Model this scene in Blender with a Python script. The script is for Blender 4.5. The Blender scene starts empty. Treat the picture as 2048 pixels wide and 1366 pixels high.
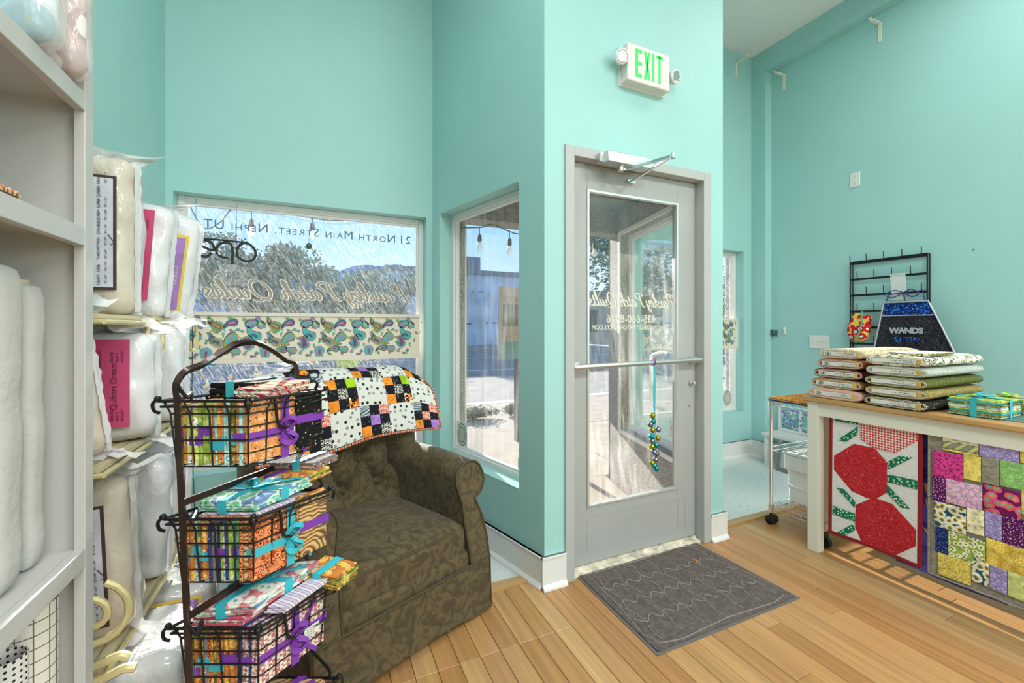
import bpy, math, random
from mathutils import Vector, Matrix, noise
R = random.Random(7)
SC = bpy.context.scene
V = Vector
A = math.radians(24.5); SA, CA = math.sin(A), math.cos(A); FPX = 860.0; EYE = 1.28
# ---------------------------------------------------------------- camera, world, sun, lamps
cd = bpy.data.cameras.new('camera'); cam = bpy.data.objects.new('camera', cd); SC.collection.objects.link(cam)
cam.location = (0, 0, EYE); cam.rotation_euler = (math.pi/2, 0, -A)
cd.sensor_width = 36; cd.lens = 36*FPX/2048; cd.shift_y = -28/2048; cd.clip_start = .02; cd.clip_end = 3000
SC.camera = cam
SC.view_settings.view_transform = 'Standard'; SC.view_settings.look = 'None'
SC.view_settings.gamma = 1; SC.view_settings.use_curve_mapping = False
SC.view_settings.exposure = 0.16
w = bpy.data.worlds.new('sky'); SC.world = w; w.use_nodes = True
wn = w.node_tree; bgn = wn.nodes['Background']
tc = wn.nodes.new('ShaderNodeTexCoord'); sx = wn.nodes.new('ShaderNodeSeparateXYZ'); rp = wn.nodes.new('ShaderNodeValToRGB')
wn.links.new(tc.outputs['Generated'], sx.inputs[0]); wn.links.new(sx.outputs['Z'], rp.inputs[0]); wn.links.new(rp.outputs[0], bgn.inputs[0])
def lin(c): return tuple(((x/255)/12.92 if x/255 <= .04045 else ((x/255+.055)/1.055)**2.4) for x in c)
rp.color_ramp.elements[0].position = 0.0; rp.color_ramp.elements[0].color = (*lin((205, 220, 235)), 1)
rp.color_ramp.elements[1].position = .8; rp.color_ramp.elements[1].color = (*lin((98, 152, 222)), 1)
e = rp.color_ramp.elements.new(.2); e.color = (*lin((158, 200, 244)), 1)
bgn.inputs[1].default_value = 1.35
def lamp(name, kind, loc, energy, color=(1, 1, 1), **k):
    l = bpy.data.lights.new(name, kind); l.energy = energy; l.color = color
    for a, b in k.items(): setattr(l, a, b)
    o = bpy.data.objects.new(name, l); o.location = loc; SC.collection.objects.link(o); return o
sun = lamp('sun', 'SUN', (5, 20, 8), 14.0, (1, .93, .82), angle=math.radians(.6))
sdir = V((math.sin(math.radians(1.5)), math.cos(math.radians(1.5)), .31))
sun.rotation_euler = sdir.to_track_quat('Z', 'Y').to_euler()
FILL_LAMPS = [(.15, 1.1, 16), (3.2, 1.0, 14), (.4, -1.6, 84), (3.0, -1.6, 84), (1.7, -3.8, 70)]
for x, y, e_ in FILL_LAMPS:
    o = lamp('ceiling_fill_lamp', 'AREA', (x, y, 3.86), e_, (1, .985, .97), shape='RECTANGLE', size=.5 if y > 0 else 1.2, size_y=.5)  # unseen area lamps added overhead for even room fill
o = lamp('unseen_fill_lamp', 'AREA', (3.2, -3.2, 2.2), 50, (1, .98, .96), shape='RECTANGLE', size=1.6, size_y=1.2)  # extra fill added behind the camera, no fixture
o.rotation_euler = (math.radians(80), 0, math.radians(35))

# ---------------------------------------------------------------- pixel -> place helpers
def ray(px, py):
    l = (px-1024)/FPX
    return V((SA+l*CA, CA-l*SA, (655-py)/FPX))
E0 = V((0, 0, EYE))
def onY(px, py, y): r = ray(px, py); return E0+r*(y/r.y)
def onX(px, py, x): r = ray(px, py); return E0+r*(x/r.x)
def onZ(px, py, z=0): r = ray(px, py); return E0+r*((z-EYE)/r.z)
def onD(px, py, d): return E0+ray(px, py)*d
def cp(lat, d, z): return V((d*SA+lat*CA, d*CA-lat*SA, z))
# ---------------------------------------------------------------- mesh builder
class MB:
    def __init__(s): s.v = []; s.f = []; s.m = []; s.uv = []
    def add(s, vs, fs, mi=0, uvs=None):
        b = len(s.v); s.v += [V(p) for p in vs]; s.f += [tuple(i+b for i in f) for f in fs]; s.m += [mi]*len(fs)
        s.uv += uvs if uvs else [(p[0], p[2] if abs(p[2]) > 1e-9 else p[1]) for p in vs]
        return s
    def box(s, x0, y0, z0, x1, y1, z1, mi=0):
        return s.hexa([(x0, y0, z0), (x1, y0, z0), (x1, y1, z0), (x0, y1, z0), (x0, y0, z1), (x1, y0, z1), (x1, y1, z1), (x0, y1, z1)], mi)
    def hexa(s, p, mi=0):
        return s.add(p, [(3, 2, 1, 0), (4, 5, 6, 7), (0, 1, 5, 4), (1, 2, 6, 5), (2, 3, 7, 6), (3, 0, 4, 7)], mi)
    def obox(s, o, a, b, c, mi=0):
        o, a, b, c = V(o), V(a), V(b), V(c)
        return s.hexa([o, o+a, o+a+b, o+b, o+c, o+a+c, o+a+b+c, o+b+c], mi)
    def prism(s, pts, ext, mi=0):
        n = len(pts); pts = [V(p) for p in pts]; ext = V(ext)
        fs = [tuple(reversed(range(n))), tuple(range(n, 2*n))]+[(i, (i+1) % n, (i+1) % n+n, i+n) for i in range(n)]
        return s.add(pts+[p+ext for p in pts], fs, mi)
    def poly(s, pts, mi=0): return s.add(pts, [tuple(range(len(pts)))], mi)
    def tube(s, pts, r, n=8, mi=0, closed=False, ry=None, up=None, cap=True):
        pts = [V(p) for p in pts]; k = len(pts); vs = []; prev = None
        for i, p in enumerate(pts):
            if closed: t = pts[(i+1) % k]-pts[i-1]
            else: t = pts[min(i+1, k-1)]-pts[max(i-1, 0)]
            if t.length < 1e-9: t = V((0, 0, 1))
            t.normalize()
            u = V(up) if up is not None else (prev if prev is not None else (V((0, 0, 1)) if abs(t.z) < .9 else V((1, 0, 0))))
            a = u-t*u.dot(t)
            if a.length < 1e-6: a = V((1, 0, 0))-t*t.x
            a.normalize(); b = t.cross(a); prev = a
            rr = r[i] if isinstance(r, (list, tuple)) else r; r2 = ry if ry else rr
            for j in range(n):
                an = 2*math.pi*(j+.5)/n
                vs.append(p+a*math.cos(an)*rr+b*math.sin(an)*r2)
        fs = []
        for i in range(k if closed else k-1):
            i2 = (i+1) % k
            for j in range(n):
                j2 = (j+1) % n
                fs.append((i*n+j, i*n+j2, i2*n+j2, i2*n+j))
        if not closed and cap: fs += [tuple(reversed(range(n))), tuple(range((k-1)*n, k*n))]
        return s.add(vs, fs, mi)
    def lathe(s, c, prof, n=16, mi=0, axis=(0, 0, 1)):
        c = V(c); z = V(axis).normalized(); x = z.orthogonal().normalized(); y = z.cross(x); vs = []
        for r, h in prof:
            for j in range(n):
                an = 2*math.pi*j/n; vs.append(c+x*math.cos(an)*r+y*math.sin(an)*r+z*h)
        k = len(prof); fs = [(i*n+j, i*n+(j+1) % n, (i+1)*n+(j+1) % n, (i+1)*n+j) for i in range(k-1) for j in range(n)]
        fs += [tuple(reversed(range(n))), tuple(range((k-1)*n, k*n))]
        return s.add(vs, fs, mi)
    def ball(s, c, r, n=10, mi=0, axis=(0, 0, 1), sz=1):
        return s.lathe(c, [(max(1e-4, r*math.sin(math.pi*i/n)), -r*sz*math.cos(math.pi*i/n)) for i in range(n+1)], n+2, mi, axis)
    def grid(s, fn, nu, nv, mi=0, th=0, uvs=None):
        P = [[fn(i/nu, j/nv) for i in range(nu+1)] for j in range(nv+1)]
        vs = [p for row in P for p in row]; W = nu+1
        uv = [(uvs(i/nu, j/nv) if uvs else (i/nu, j/nv)) for j in range(nv+1) for i in range(nu+1)]
        fs = [(j*W+i, j*W+i+1, (j+1)*W+i+1, (j+1)*W+i) for j in range(nv) for i in range(nu)]
        if th:
            nn = []
            for j in range(nv+1):
                for i in range(nu+1):
                    a = P[j][min(i+1, nu)]-P[j][max(i-1, 0)]; b = P[min(j+1, nv)][i]-P[max(j-1, 0)][i]
                    c = a.cross(b); nn.append(c.normalized() if c.length > 1e-12 else V((0, 0, 1)))
            k = len(vs); vs2 = [vs[i]-nn[i]*th for i in range(k)]
            fs += [tuple(i+k for i in reversed(f)) for f in fs[:nu*nv]]
            ring = [(0, i) for i in range(nu)]+[(j, nu) for j in range(nv)]+[(nv, i) for i in range(nu, 0, -1)]+[(j, 0) for j in range(nv, 0, -1)]
            idx = [j*W+i for j, i in ring]
            for a in range(len(idx)):
                p, q = idx[a], idx[(a+1) % len(idx)]; fs.append((q, p, p+k, q+k))
            vs = vs+vs2; uv = uv+uv
        return s.add(vs, fs, mi, uv)
    def rbox(s, c, sz, r, n=(6, 6, 6), mi=0, M=None, disp=None):
        hx, hy, hz = sz[0]/2, sz[1]/2, sz[2]/2; r = min(r, hx*.999, hy*.999, hz*.999); key = {}; vs = []; fs = []
        def vid(p):
            kk = (round(p[0], 5), round(p[1], 5), round(p[2], 5))
            if kk not in key:
                key[kk] = len(vs)
                q = V((p[0]*hx, p[1]*hy, p[2]*hz))
                inn = V((max(-hx+r, min(hx-r, q.x)), max(-hy+r, min(hy-r, q.y)), max(-hz+r, min(hz-r, q.z))))
                d = q-inn
                q = inn+d.normalized()*r if d.length > 1e-9 else q
                if disp: q = disp(q, p)
                vs.append(q)
            return key[kk]
        for ax in range(3):
            a, b = [(1, 2), (2, 0), (0, 1)][ax]; na, nb = n[a], n[b]
            for sg in (-1, 1):
                def pt(i, j):
                    p = [0, 0, 0]; p[ax] = sg
                    f = lambda t: t
                    p[a] = f(-1+2*i/na); p[b] = f(-1+2*j/nb); return p
                for i in range(na):
                    for j in range(nb):
                        q = [vid(pt(i, j)), vid(pt(i+1, j)), vid(pt(i+1, j+1)), vid(pt(i, j+1))]
                        fs.append(tuple(q) if sg > 0 else tuple(reversed(q)))
        c = V(c)
        vs = [(M@q if M else q)+c for q in vs]
        return s.add(vs, fs, mi)
    def text(s, t, size, o, xd, yd, mi=0, align='LEFT', depth=.0006, shear=0, sp=1.0, bold=0):
        cu = bpy.data.curves.new('t', 'FONT'); cu.body = t; cu.size = size; cu.align_x = align; cu.extrude = depth
        cu.resolution_u = 2; cu.shear = shear; cu.space_character = sp; cu.offset = bold
        ob = bpy.data.objects.new('t', cu); me = bpy.data.meshes.new_from_object(ob)
        o, xd, yd = V(o), V(xd).normalized(), V(yd).normalized(); nz = xd.cross(yd)
        s.add([o+xd*v.co.x+yd*v.co.y+nz*v.co.z for v in me.vertices], [tuple(p.vertices) for p in me.polygons], mi)
        bpy.data.objects.remove(ob); bpy.data.curves.remove(cu); bpy.data.meshes.remove(me); return s
    def build(s, name, mats, parent=None, loc=None, smooth=35):
        me = bpy.data.meshes.new(name)
        off = V(ORG[parent]) if parent is not None else (V(loc) if loc is not None else V((0, 0, 0)))
        me.from_pydata([tuple(p-off) for p in s.v], [], s.f)
        if not isinstance(mats, (list, tuple)): mats = [mats]
        for m in mats: me.materials.append(m)
        me.polygons.foreach_set('material_index', s.m)
        ul = me.uv_layers.new(name='uv'); li = [0]*len(me.loops); me.loops.foreach_get('vertex_index', li)
        fl = []
        for i in li: fl += s.uv[i]
        ul.data.foreach_set('uv', fl)
        if smooth:
            me.shade_smooth(); me.set_sharp_from_angle(angle=math.radians(smooth))
        me.update()
        o = bpy.data.objects.new(name, me); SC.collection.objects.link(o)
        if parent is not None: o.parent = parent
        elif loc is not None: o.location = loc
        ORG[o] = off
        return o
ORG = {}
def thing(name, label, cat, loc=(0, 0, 0), group=None):
    o = bpy.data.objects.new(name, None); SC.collection.objects.link(o); o.location = loc; o.empty_display_size = .05
    o['label'] = label; o['category'] = cat
    if group: o['group'] = group
    ORG[o] = V(loc); return o
def part(name, mb, mats, parent, label=None, smooth=35):
    o = mb.build(name, mats, parent, smooth=smooth)
    if label: o['label'] = label
    return o
def solo(name, mb, mats, label, cat, group=None, kind=None, smooth=35):
    xs = [p.x for p in mb.v]; ys = [p.y for p in mb.v]; zs = [p.z for p in mb.v]
    o = mb.build(name, mats, None, ((min(xs)+max(xs))/2, (min(ys)+max(ys))/2, min(zs)), smooth)
    o['label'] = label; o['category'] = cat
    if group: o['group'] = group
    if kind: o['kind'] = kind
    return o
def struct(name, mb, mats, parent=None, smooth=35):
    o = mb.build(name, mats, parent, None if parent is not None else (0, 0, 0), smooth)
    if parent is None: o['kind'] = 'structure'
    return o
def bev(o, wd=.003, seg=2):
    m = o.modifiers.new('bevel', 'BEVEL'); m.width = wd; m.segments = seg; m.limit_method = 'ANGLE'; return o
def spline(pts, n=6, closed=False):
    pts = [V(p) if len(p) == 3 else V((p[0], p[1], 0)) for p in pts]; k = len(pts); out = []
    for i in range(k if closed else k-1):
        if closed: p0, p1, p2, p3 = pts[i-1], pts[i], pts[(i+1) % k], pts[(i+2) % k]
        else: p0, p1, p2, p3 = pts[max(i-1, 0)], pts[i], pts[i+1], pts[min(i+2, k-1)]
        for j in range(n):
            t = j/n
            out.append(.5*((2*p1)+(-p0+p2)*t+(2*p0-5*p1+4*p2-p3)*t*t+(-p0+3*p1-3*p2+p3)*t**3))
    if not closed: out.append(pts[-1])
    return out
# ---------------------------------------------------------------- materials
MC = {}
def nt(name):
    m = bpy.data.materials.new(name); m.use_nodes = True; t = m.node_tree; return m, t, t.nodes['Principled BSDF']
def coords(t, kind='Object'):
    return t.nodes.new('ShaderNodeTexCoord').outputs[kind]
def addbump(t, b, src, strength, dist=.01):
    n = t.nodes.new('ShaderNodeBump'); n.inputs['Strength'].default_value = strength; n.inputs['Distance'].default_value = dist
    t.links.new(src, n.inputs['Height']); t.links.new(n.outputs[0], b.inputs['Normal'])
def noisen(t, co, scale, detail=3, rough=.5):
    n = t.nodes.new('ShaderNodeTexNoise'); n.inputs['Scale'].default_value = scale; n.inputs['Detail'].default_value = detail; n.inputs['Roughness'].default_value = rough
    t.links.new(co, n.inputs['Vector']); return n
def mapn(t, co, sc=(1, 1, 1), rot=(0, 0, 0)):
    n = t.nodes.new('ShaderNodeMapping'); n.inputs['Scale'].default_value = sc; n.inputs['Rotation'].default_value = rot
    t.links.new(co, n.inputs['Vector']); return n.outputs[0]
def ramp(t, src, stops, const=False):
    n = t.nodes.new('ShaderNodeValToRGB'); cr = n.color_ramp
    if const: cr.interpolation = 'CONSTANT'
    while len(cr.elements) < len(stops): cr.elements.new(.5)
    for el, (p, c) in zip(cr.elements, stops): el.position = p; el.color = (*lin(c), 1)
    t.links.new(src, n.inputs[0]); return n.outputs[0]
def mat(name, c, rough=.6, metal=0, var=0, vs=6, bump=0, bs=80, coat=0, spec=.5, emit=None, es=1):
    if name in MC: return MC[name]
    m, t, b = nt(name); b.inputs['Base Color'].default_value = (*lin(c), 1); b.inputs['Roughness'].default_value = rough
    b.inputs['Metallic'].default_value = metal; b.inputs['Specular IOR Level'].default_value = spec; b.inputs['Coat Weight'].default_value = coat
    co = coords(t)
    if var:
        n = noisen(t, co, vs, 4)
        t.links.new(ramp(t, n.outputs[0], [(.3, tuple(max(0, x*(1-var)) for x in c)), (.7, tuple(min(255, x*(1+var)) for x in c))]), b.inputs['Base Color'])
    if bump: addbump(t, b, noisen(t, co, bs, 3).outputs[0], bump, .004)
    if emit: b.inputs['Emission Color'].default_value = (*lin(emit), 1); b.inputs['Emission Strength'].default_value = es
    MC[name] = m; return m
def pat(name, kind, cols, scale, rough=.9, uv=False, rnd=1.0):
    if name in MC: return MC[name]
    m, t, b = nt(name); b.inputs['Roughness'].default_value = rough; b.inputs['Specular IOR Level'].default_value = .2
    co = coords(t, 'UV' if uv else 'Object'); n = len(cols)
    if kind in ('floral', 'cells', 'dots'):
        dn = noisen(t, co, scale*.8, 2); mx = t.nodes.new('ShaderNodeMixRGB'); mx.blend_type = 'ADD'; mx.inputs[0].default_value = .0 if kind == 'dots' else .6/scale
        t.links.new(co, mx.inputs[1]); t.links.new(dn.outputs['Color'], mx.inputs[2])
        vo = t.nodes.new('ShaderNodeTexVoronoi'); vo.inputs['Scale'].default_value = scale; vo.inputs['Randomness'].default_value = rnd
        if uv: vo.voronoi_dimensions = '2D'
        t.links.new(mx.outputs[0], vo.inputs['Vector'])
        if kind == 'cells':
            sp = t.nodes.new('ShaderNodeSeparateColor'); t.links.new(vo.outputs['Color'], sp.inputs[0])
            col = ramp(t, sp.outputs[0], [(i/n, cols[i]) for i in range(n)], True)
        elif kind == 'floral':
            col = ramp(t, vo.outputs['Distance'], [([0, .16, .3, .46, .6][i], cols[i]) for i in range(min(n, 5))], True)
            hs = t.nodes.new('ShaderNodeHueSaturation'); sp = t.nodes.new('ShaderNodeSeparateColor'); t.links.new(vo.outputs['Color'], sp.inputs[0])
            mr = t.nodes.new('ShaderNodeMapRange'); mr.inputs['To Min'].default_value = .75; mr.inputs['To Max'].default_value = 1.2
            t.links.new(sp.outputs[0], mr.inputs[0]); t.links.new(mr.outputs[0], hs.inputs['Value']); t.links.new(col, hs.inputs['Color']); col = hs.outputs[0]
        else:
            sp = t.nodes.new('ShaderNodeSeparateColor'); t.links.new(vo.outputs['Color'], sp.inputs[0])
            dc = ramp(t, sp.outputs[0], [(i/max(1, n-1), cols[i+1]) for i in range(n-1)], True)
            msk = ramp(t, vo.outputs['Distance'], [(0, (255, 255, 255)), (.22, (0, 0, 0))], True)
            m2 = t.nodes.new('ShaderNodeMixRGB'); m2.inputs[1].default_value = (*lin(cols[0]), 1)
            t.links.new(msk, m2.inputs[0]); t.links.new(dc, m2.inputs[2]); col = m2.outputs[0]
    elif kind == 'check':
        ck = t.nodes.new('ShaderNodeTexChecker'); ck.inputs['Scale'].default_value = scale
        ck.inputs[1].default_value = (*lin(cols[0]), 1); ck.inputs[2].default_value = (*lin(cols[1]), 1)
        t.links.new(mapn(t, co, rot=(.0, 0, .785) if uv else (.4, .5, .785)), ck.inputs[0]); col = ck.outputs[0]
    elif kind in ('stripe', 'swirl'):
        wv = t.nodes.new('ShaderNodeTexWave'); wv.inputs['Scale'].default_value = scale
        wv.inputs['Distortion'].default_value = 0 if kind == 'stripe' else 14; wv.inputs['Detail Scale'].default_value = .6 if kind != 'stripe' else 1
        if kind == 'swirl': wv.wave_type = 'RINGS'
        else: wv.bands_direction = 'DIAGONAL'
        t.links.new(co, wv.inputs['Vector'])
        stops = [(i/n, cols[i]) for i in range(n)] if kind == 'stripe' else [(0, cols[0]), (.88, cols[1])]
        col = ramp(t, wv.outputs['Fac'], stops, kind == 'stripe')
    t.links.new(col, b.inputs['Base Color'])
    addbump(t, b, noisen(t, coords(t), 260, 2).outputs[0], .15, .002)
    MC[name] = m; return m
def glassmat(name, dirt=.15, streak=True, rot=0, sc=(60, 60, 7), tint=(.97, .985, .98), refl=1.0, base=.03):
    m = bpy.data.materials.new(name); m.use_nodes = True; t = m.node_tree; t.nodes.clear()
    out = t.nodes.new('ShaderNodeOutputMaterial'); tr = t.nodes.new('ShaderNodeBsdfTransparent'); tr.inputs[0].default_value = (*tint, 1)
    gl = t.nodes.new('ShaderNodeBsdfGlossy'); gl.inputs['Roughness'].default_value = .01
    fr = t.nodes.new('ShaderNodeLayerWeight'); fr.inputs[0].default_value = .5
    pw_ = t.nodes.new('ShaderNodeMath'); pw_.operation = 'POWER'; pw_.inputs[1].default_value = 5; t.links.new(fr.outputs['Facing'], pw_.inputs[0])
    ml = t.nodes.new('ShaderNodeMath'); ml.operation = 'MULTIPLY_ADD'; ml.inputs[1].default_value = .45*refl; ml.inputs[2].default_value = base; t.links.new(pw_.outputs[0], ml.inputs[0])
    m1 = t.nodes.new('ShaderNodeMixShader'); t.links.new(ml.outputs[0], m1.inputs[0]); t.links.new(tr.outputs[0], m1.inputs[1]); t.links.new(gl.outputs[0], m1.inputs[2])
    df = t.nodes.new('ShaderNodeBsdfTranslucent'); df.inputs[0].default_value = (.85, .85, .85, 1)
    d2 = t.nodes.new('ShaderNodeBsdfDiffuse'); d2.inputs[0].default_value = (.8, .8, .8, 1)
    ms = t.nodes.new('ShaderNodeMixShader'); ms.inputs[0].default_value = .4; t.links.new(df.outputs[0], ms.inputs[1]); t.links.new(d2.outputs[0], ms.inputs[2])
    co = coords(t); n1 = noisen(t, mapn(t, mapn(t, co, (1, 1, 1), (0, rot, 0)), sc), 1.0, 4, .6)
    n2 = noisen(t, co, 1.6, 2)
    q = t.nodes.new('ShaderNodeMapRange'); q.inputs['From Min'].default_value = .46; q.inputs['From Max'].default_value = .72; q.inputs['To Max'].default_value = dirt*2.2
    t.links.new(n1.outputs[0], q.inputs[0])
    q2 = t.nodes.new('ShaderNodeMapRange'); q2.inputs['From Min'].default_value = .35; q2.inputs['From Max'].default_value = .6; q2.inputs['To Min'].default_value = .25
    t.links.new(n2.outputs[0], q2.inputs[0])
    mm = t.nodes.new('ShaderNodeMath'); mm.operation = 'MULTIPLY'; t.links.new(q.outputs[0], mm.inputs[0]); t.links.new(q2.outputs[0], mm.inputs[1])
    ad = t.nodes.new('ShaderNodeMath'); ad.operation = 'ADD'; ad.inputs[1].default_value = dirt*.18; t.links.new(mm.outputs[0], ad.inputs[0])
    m2 = t.nodes.new('ShaderNodeMixShader'); t.links.new(ad.outputs[0], m2.inputs[0]); t.links.new(m1.outputs[0], m2.inputs[1]); t.links.new(ms.outputs[0], m2.inputs[2])
    t.links.new(m2.outputs[0], out.inputs[0]); MC[name] = m; return m
def filmmat(name, alpha=.45):
    m = bpy.data.materials.new(name); m.use_nodes = True; t = m.node_tree; b = t.nodes['Principled BSDF']
    b.inputs['Base Color'].default_value = (.95, .96, .97, 1); b.inputs['Roughness'].default_value = .18; b.inputs['Specular IOR Level'].default_value = .9
    b.inputs['Alpha'].default_value = alpha; addbump(t, b, noisen(t, mapn(t, coords(t), (30, 30, 9)), 1, 4).outputs[0], .6, .01)
    MC[name] = m; return m

TEAL = mat('teal_paint', (158, 204, 202), .55, var=.012, vs=1.5, bump=.03, bs=220)
TRIMW = mat('white_trim_paint', (222, 222, 220), .42)
CEILM = mat('ceiling_paint', (232, 232, 232), .8)
GREYP = mat('grey_door_paint', (166, 167, 166), .42, var=.02, vs=3)
GREYL = mat('grey_frame_paint', (176, 177, 176), .45)
ALU = mat('aluminium', (205, 205, 203), .28, .85)
CHROME = mat('chrome', (225, 226, 228), .14, 1)
BLACKM = mat('black_metal', (30, 30, 32), .35, .3)
BROWNM = mat('dark_brown_metal', (58, 42, 38), .3, .55, coat=.3)
CREAM = mat('cream_paint', (229, 224, 214), .4)
GOLDP = mat('antique_cream_gold_metal', (214, 200, 148), .4, .15, var=.08, vs=20)
def stucco(name, c):
    m, t, b = nt(name); co = coords(t); n = noisen(t, co, 90, 4, .7)
    t.links.new(ramp(t, n.outputs[0], [(.35, tuple(x*.6 for x in c)), (.65, c)]), b.inputs['Base Color']); b.inputs['Roughness'].default_value = .95
    addbump(t, b, n.outputs[0], .6, .01); MC[name] = m; return m
STUC = stucco('grey_stucco', (178, 172, 164))
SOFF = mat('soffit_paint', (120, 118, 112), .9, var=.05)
CONC = mat('concrete', (160, 146, 131), .92, var=.07, vs=5, bump=.3, bs=150)
ASPH = mat('asphalt', (140, 133, 126), .95, var=.08, vs=3, bump=.5, bs=200)
WOODC = []
for i, c in enumerate([(198, 148, 94), (192, 140, 86), (204, 155, 101), (186, 134, 82), (210, 164, 111), (195, 144, 92)]):
    m, t, b = nt('fir_plank_%d' % i); co = coords(t)
    n = noisen(t, mapn(t, co, (38, 1.3, 1)), 1, 6, .6); n2 = noisen(t, mapn(t, co, (160, 4, 1)), 1, 3)
    mx = t.nodes.new('ShaderNodeMixRGB'); mx.blend_type = 'MULTIPLY'; mx.inputs[0].default_value = .25
    t.links.new(ramp(t, n.outputs[0], [(.3, tuple(x*.86 for x in c)), (.7, tuple(min(255, x*1.06) for x in c))]), mx.inputs[1]); t.links.new(n2.outputs[0], mx.inputs[2])
    t.links.new(mx.outputs[0], b.inputs['Base Color']); b.inputs['Roughness'].default_value = .33; addbump(t, b, n.outputs[0], .05, .002); WOODC.append(m)
def wood(name, c, ax=(2, 30, 30), rough=.45):
    m, t, b = nt(name); n = noisen(t, mapn(t, coords(t), ax), 1, 5)
    t.links.new(ramp(t, n.outputs[0], [(.3, tuple(x*.82 for x in c)), (.7, c)]), b.inputs['Base Color']); b.inputs['Roughness'].default_value = rough; MC[name] = m; return m
OAK = wood('oak_top', (206, 160, 104), (30, 2, 30)); STRIP = wood('transition_wood', (198, 160, 108))
def vinyl():
    m, t, b = nt('speckled_vinyl'); co = coords(t); n = noisen(t, co, 45, 2, .4)
    t.links.new(ramp(t, n.outputs[0], [(.0, (120, 130, 126)), (.27, (120, 130, 126)), (.31, (206, 214, 210)), (1, (222, 228, 225))]), b.inputs['Base Color']); b.inputs['Roughness'].default_value = .35; return m
VINYL = vinyl()
# ================================================================ STRUCTURE
XL, XR, YF, ZC = -.757, 4.09, 2.95, 4.0
def ring(mb, fn, s0, s1, z0, z1, h, t0, t1, mi=0):
    def bx(a, b, c, d):
        if b-a > 1e-6 and d-c > 1e-6:
            mb.hexa([fn(a, t0, c), fn(b, t0, c), fn(b, t1, c), fn(a, t1, c), fn(a, t0, d), fn(b, t0, d), fn(b, t1, d), fn(a, t1, d)], mi)
    if h is None: bx(s0, s1, z0, z1); return
    a, b, c, d = h
    bx(s0, a, z0, z1); bx(b, s1, z0, z1); bx(a, b, z0, c); bx(a, b, d, z1)
fy = lambda s, t, z: V((s, YF+t, z))
fsl = lambda s, t, z: V((.737+.2502*s+.968*t, 2.95-.9682*s+.25*t, z))
fsr = lambda s, t, z: V((2.543-.2502*s-.968*t, 2.95-.9682*s+.25*t, z))
fd = lambda s, t, z: V((s, 1.855+t, z))
HW1 = (-.722, .695, .44, 2.04); HW4 = (2.60, 3.887, .44, 2.04); HSP = (.103, .937, .43, 2.05); HD = (1.135, 2.145, -.1, 2.2)
mb = MB(); ring(mb, fy, XL-.1, .737, -.1, 4.1, HW1, 0, .1, 0); ring(mb, fy, XL-.1, .892, -.3, 4.3, HW1, .1, .2, 1)
struct('wall_front_left', mb, [TEAL, STUC], smooth=0)
mb = MB(); ring(mb, fy, 2.543, XR+.1, -.1, 4.1, HW4, 0, .1, 0); ring(mb, fy, 2.388, XR+.1, -.3, 4.3, HW4, .1, .2, 1)
struct('wall_front_right', mb, [TEAL, STUC], smooth=0)
mb = MB(); ring(mb, fsl, 0, 1.131, -.1, 4.1, HSP, 0, .1, 0); ring(mb, fsl, -.12, 1.025, -.3, 2.32, HSP, .1, .2, 1)
struct('wall_left_splay', mb, [TEAL, STUC], smooth=0)
mb = MB(); ring(mb, fsr, 0, 1.131, -.1, 4.1, HSP, 0, .1, 0); ring(mb, fsr, -.12, 1.025, -.3, 2.32, HSP, .1, .2, 1)
struct('wall_right_splay', mb, [TEAL, STUC], smooth=0)
mb = MB(); ring(mb, fd, 1.02, 2.26, -.1, 4.1, HD, 0, .1, 0); ring(mb, fd, 1.05, 2.23, -.1, 2.32, HD, .1, .15, 1)
struct('wall_door', mb, [TEAL, STUC], smooth=0)
mb = MB(); mb.box(XL-.1, -5, -.1, XL, 3.05, 4.1); struct('wall_left', mb, TEAL, smooth=0)
mb = MB(); mb.box(XR, -5, -.1, XR+.1, 3.05, 4.1); struct('wall_right', mb, TEAL, smooth=0)
mb = MB(); mb.box(XL-.1, -5.1, -.1, XR+.1, -5, 4.1); struct('wall_back', mb, TEAL, smooth=0)
mb = MB(); mb.box(XL-.1, -5.1, ZC, XR+.1, 3.05, ZC+.2); struct('ceiling', mb, CEILM, smooth=0)
mb = MB(); mb.box(4.0, -5, 3.786, XR, 2.95, ZC); mb.box(4.0, 2.80, 0, XR, 2.95, 3.786); struct('trim_1', mb, TEAL, smooth=0)
# outside shell of the entry recess
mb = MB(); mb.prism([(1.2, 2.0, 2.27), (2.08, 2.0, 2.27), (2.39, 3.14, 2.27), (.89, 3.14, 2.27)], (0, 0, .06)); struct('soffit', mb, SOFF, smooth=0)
mb = MB(); mb.box(.86, 2.95, 2.07, 2.42, 3.15, 4.3); struct('header_beam', mb, STUC, smooth=0)
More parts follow.
